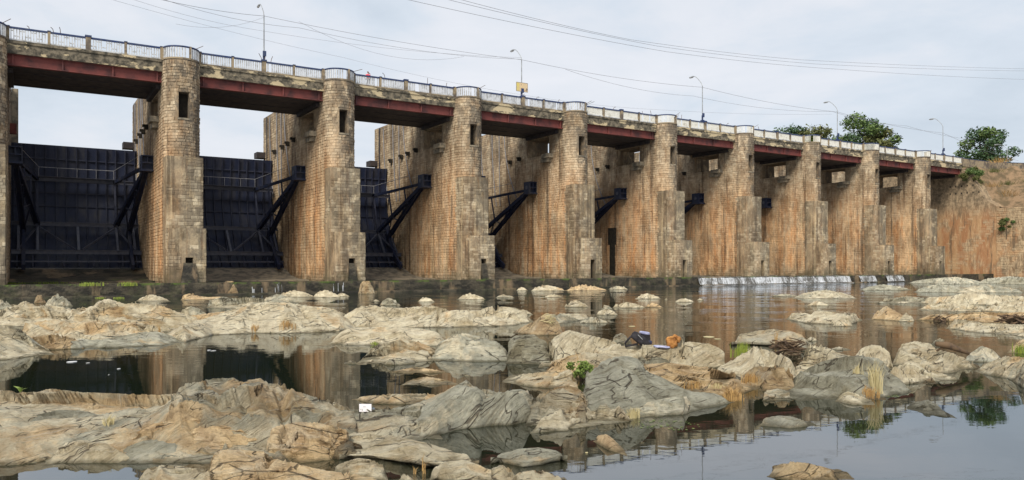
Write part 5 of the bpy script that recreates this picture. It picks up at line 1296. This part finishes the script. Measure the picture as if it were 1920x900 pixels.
# ------------------------------------------------------------------ bags and card
M['blk'] = worn('black_bag_cloth', (.012,.011,.014), (.03,.028,.034), 7, .8)
M['blu'] = worn('dark_blue_cloth', (.015,.02,.06), (.03,.04,.09), 7, .7)
M['lil'] = worn('pale_lilac_cloth', (.42,.43,.58), (.20,.22,.38), 6, .6)
M['ora'] = worn('orange_bag_cloth', (.42,.20,.06), (.24,.10,.03), 9, .75, .25, .4, .62)
def blob(parts, mat, name, parent, sub=2, seed=0, wob=.06):
    """a soft lump: rounded box grid pulled by noise"""
    b = MB(); n = 12
    (cx, cy, cz), (sx, sy, sz), rx, ry = parts
    faces = []
    P = []
    for ax in range(3):
        for sgn in (-1, 1):
            base = len(P)
            for i in range(n+1):
                for j in range(n+1):
                    a, c = i/n*2-1, j/n*2-1; p = [0,0,0]; p[ax] = sgn; p[(ax+1)%3] = a; p[(ax+2)%3] = c; P.append(p)
            for i in range(n):
                for j in range(n):
                    f = (base+i*(n+1)+j, base+(i+1)*(n+1)+j, base+(i+1)*(n+1)+j+1, base+i*(n+1)+j+1); faces.append(f if sgn > 0 else f[::-1])
    P = np.array(P, float); r_ = (np.abs(P)**4).sum(1)**.25; P = P/r_[:,None]
    P *= (1+wob*fbm(P*1.9+seed, 3, seed+3)+wob*.9*np.abs(fbm(P*np.array([5,3,2.2])+seed, 3, seed)))[:,None]
    P *= np.array([sx, sy, sz]); m3 = np.array(Matrix.Rotation(ry, 3, 'Y') @ Matrix.Rotation(rx, 3, 'X')); P = P@m3.T + np.array([cx, cy, cz])
    me = bpy.data.meshes.new(name); me.from_pydata(P.tolist(), [], faces); me.materials.append(mat); me.polygons.foreach_set('use_smooth', [True]*len(faces)); me.update()
    return put(name, me, parent)
B0 = hit(1203, 650); D0 = B0.y
k = D0/F_PX*.92
root = empty('backpack', B0, rz=0, label='black backpack lying on its side on the cream rock, strap looped to the left', cat='backpack')
blob(((-2*k, 0, 14*k), (21*k, 9*k, 9*k), 0, math.radians(38)), M['blk'], 'body', root, seed=1)
b = MB(); b.tube([(-12*k, -.02, 22*k), (-24*k, -.05, 20*k), (-34*k, -.06, 8*k), (-33*k, -.05, 1*k), (-22*k, -.03, 3*k), (-8*k, -.02, 6*k)], 2.1*k, 6); b.build('strap', M['blk'], root)
b = MB(); b.tube([(-9*k, -9.5*k, 25*k), (4*k, -10*k, 12*k), (13*k, -9*k, 3*k)], .7*k, 6); b.build('piping', M['metal'], root)
blob(((5*k, -8*k, 9*k), (9*k, 3*k, 6*k), 0, math.radians(38)), M['blk'], 'front_pocket', root, seed=6)
root = empty('hiking_bag', B0 + Vector((9*k, 12*k, 2*k)), rz=0, label='upright dark blue bag with a shiny pale lilac top beside the black backpack', cat='bag')
blob(((0, 0, 12*k), (10*k, 8*k, 13*k), 0, 0), M['blk'], 'body', root, seed=2)
blob(((-1*k, -.01, 25*k), (10.5*k, 8.5*k, 3.0*k), 0, .15), M['lil'], 'top_flap', root, seed=3)
blob(((7*k, -6*k, 6*k), (6*k, 4*k, 4*k), 0, 0), M['blu'], 'side_pocket', root, seed=4)
root = empty('orange_bag', hit(1262, 652)+Vector((0,.05,0)), rz=0, label='crumpled orange cloth bag on the rock right of the dark bags', cat='bag')
blob(((-2*k, 0, 11*k), (9.5*k, 8*k, 11*k), 0, -.2), M['ora'], 'body', root, seed=5, wob=.25)
blob(((8*k, 0, 18*k), (8*k, 6*k, 6*k), 0, .5), M['ora'], 'flap', root, seed=8, wob=.2)
b = MB(); b.tube([(-11*k,-.05,18*k),(-5*k,-.12,22*k),(4*k,-.1,23*k),(10*k,-.08,15*k)], 1.0*k, 6); b.build('handle', M['ora'], root)
blob(((0,0,0), (15*k, 6*k, 2.2*k), 0, .08), M['lil'], 'folded_cloth', None, seed=9, wob=.2)
o = bpy.data.objects['folded_cloth']; o.location = hit(1240, 651)+Vector((0,0,.01)); tagit(o, 'pale lilac cloth spread between the dark bags and the orange bag', 'cloth')
H1 = hit(685, 770); D1 = H1.y; kk = D1/F_PX
root = empty('white_card', H1, rz=0, label='small blank white card standing at the water edge of the pale grey ledge', cat='card')
b = MB(); b.box(-11.5*kk, 11.5*kk, -.004, .004, -2*kk, 12.5*kk); b.build('card_sheet', worn('white_card_stock', (.86,.84,.88), (.82,.80,.84), 4, .6), root)
b = MB(); b.box(-4*kk, 1*kk, -.0065, -.0045, 7*kk, 7.7*kk); b.build('printed_line', M['metal'], root)
# floating scum and leaves on the still pool
q = random.Random(9)
for i, (x, y, w_) in enumerate(((135, 679, 20), (165, 681, 8), (223, 692, 7), (204, 703, 3), (392, 657, 8), (400, 658, 10), (1100, 850, 6), (1330, 632, 26), (1345, 636, 16), (1185, 612, 16))):
    P = gp(x, y); w2 = w_/F_PX*P.y/2; b = MB(); pts = [(math.cos(t*.9)*w2*q.uniform(.7,1), math.sin(t*.9)*w2*q.uniform(.7,1.3)) for t in range(7)]
    b.prism(pts, .004, .012); b.build('floating_leaf', M['white'] if i < 6 else M['grass_yellow'], None, loc=P, label='pale scrap floating on the ' + ('dark still pool, largest one at left', 'dark still pool, second from the left', 'dark still pool, middle one', 'dark still pool, nearest the camera', 'dark still pool, left one of the right hand pair', 'dark still pool, right one of the right hand pair', 'dark front water beside the three cornered slab', 'open water right of the orange bag, left one', 'open water right of the orange bag, right one', 'open water behind the black backpack')[i], cat='leaf', group='pale scraps floating on the dark still pool' if i < 6 else 'pale scraps floating on open water' if i > 6 else None)
P = gp(1250, 797); b = MB()
for i in range(60):
    a, r_ = q.uniform(0, 6.28), q.random()**.5; x, y = math.cos(a)*r_*.45, math.sin(a)*r_*.35; s_ = q.uniform(.008, .025)
    b.add([(x-s_,y,.005),(x,y-s_,.006),(x+s_,y,.005),(x,y+s_,.006)], [(0,1,2,3)])
b.build('duckweed', M['leaf_light'], None, loc=P, kind='stuff')
P = gp(1668, 742); b = MB()
for i in range(40):
    a, r_ = q.uniform(0, 6.28), q.random()**.5; x, y = math.cos(a)*r_*.16, math.sin(a)*r_*.13; s_ = q.uniform(.008, .022)
    b.add([(x-s_,y,.005),(x,y-s_,.006),(x+s_,y,.005),(x,y+s_,.006)], [(0,1,2,3)])
b.build('duckweed', M['leaf_light'], None, loc=P, kind='stuff')
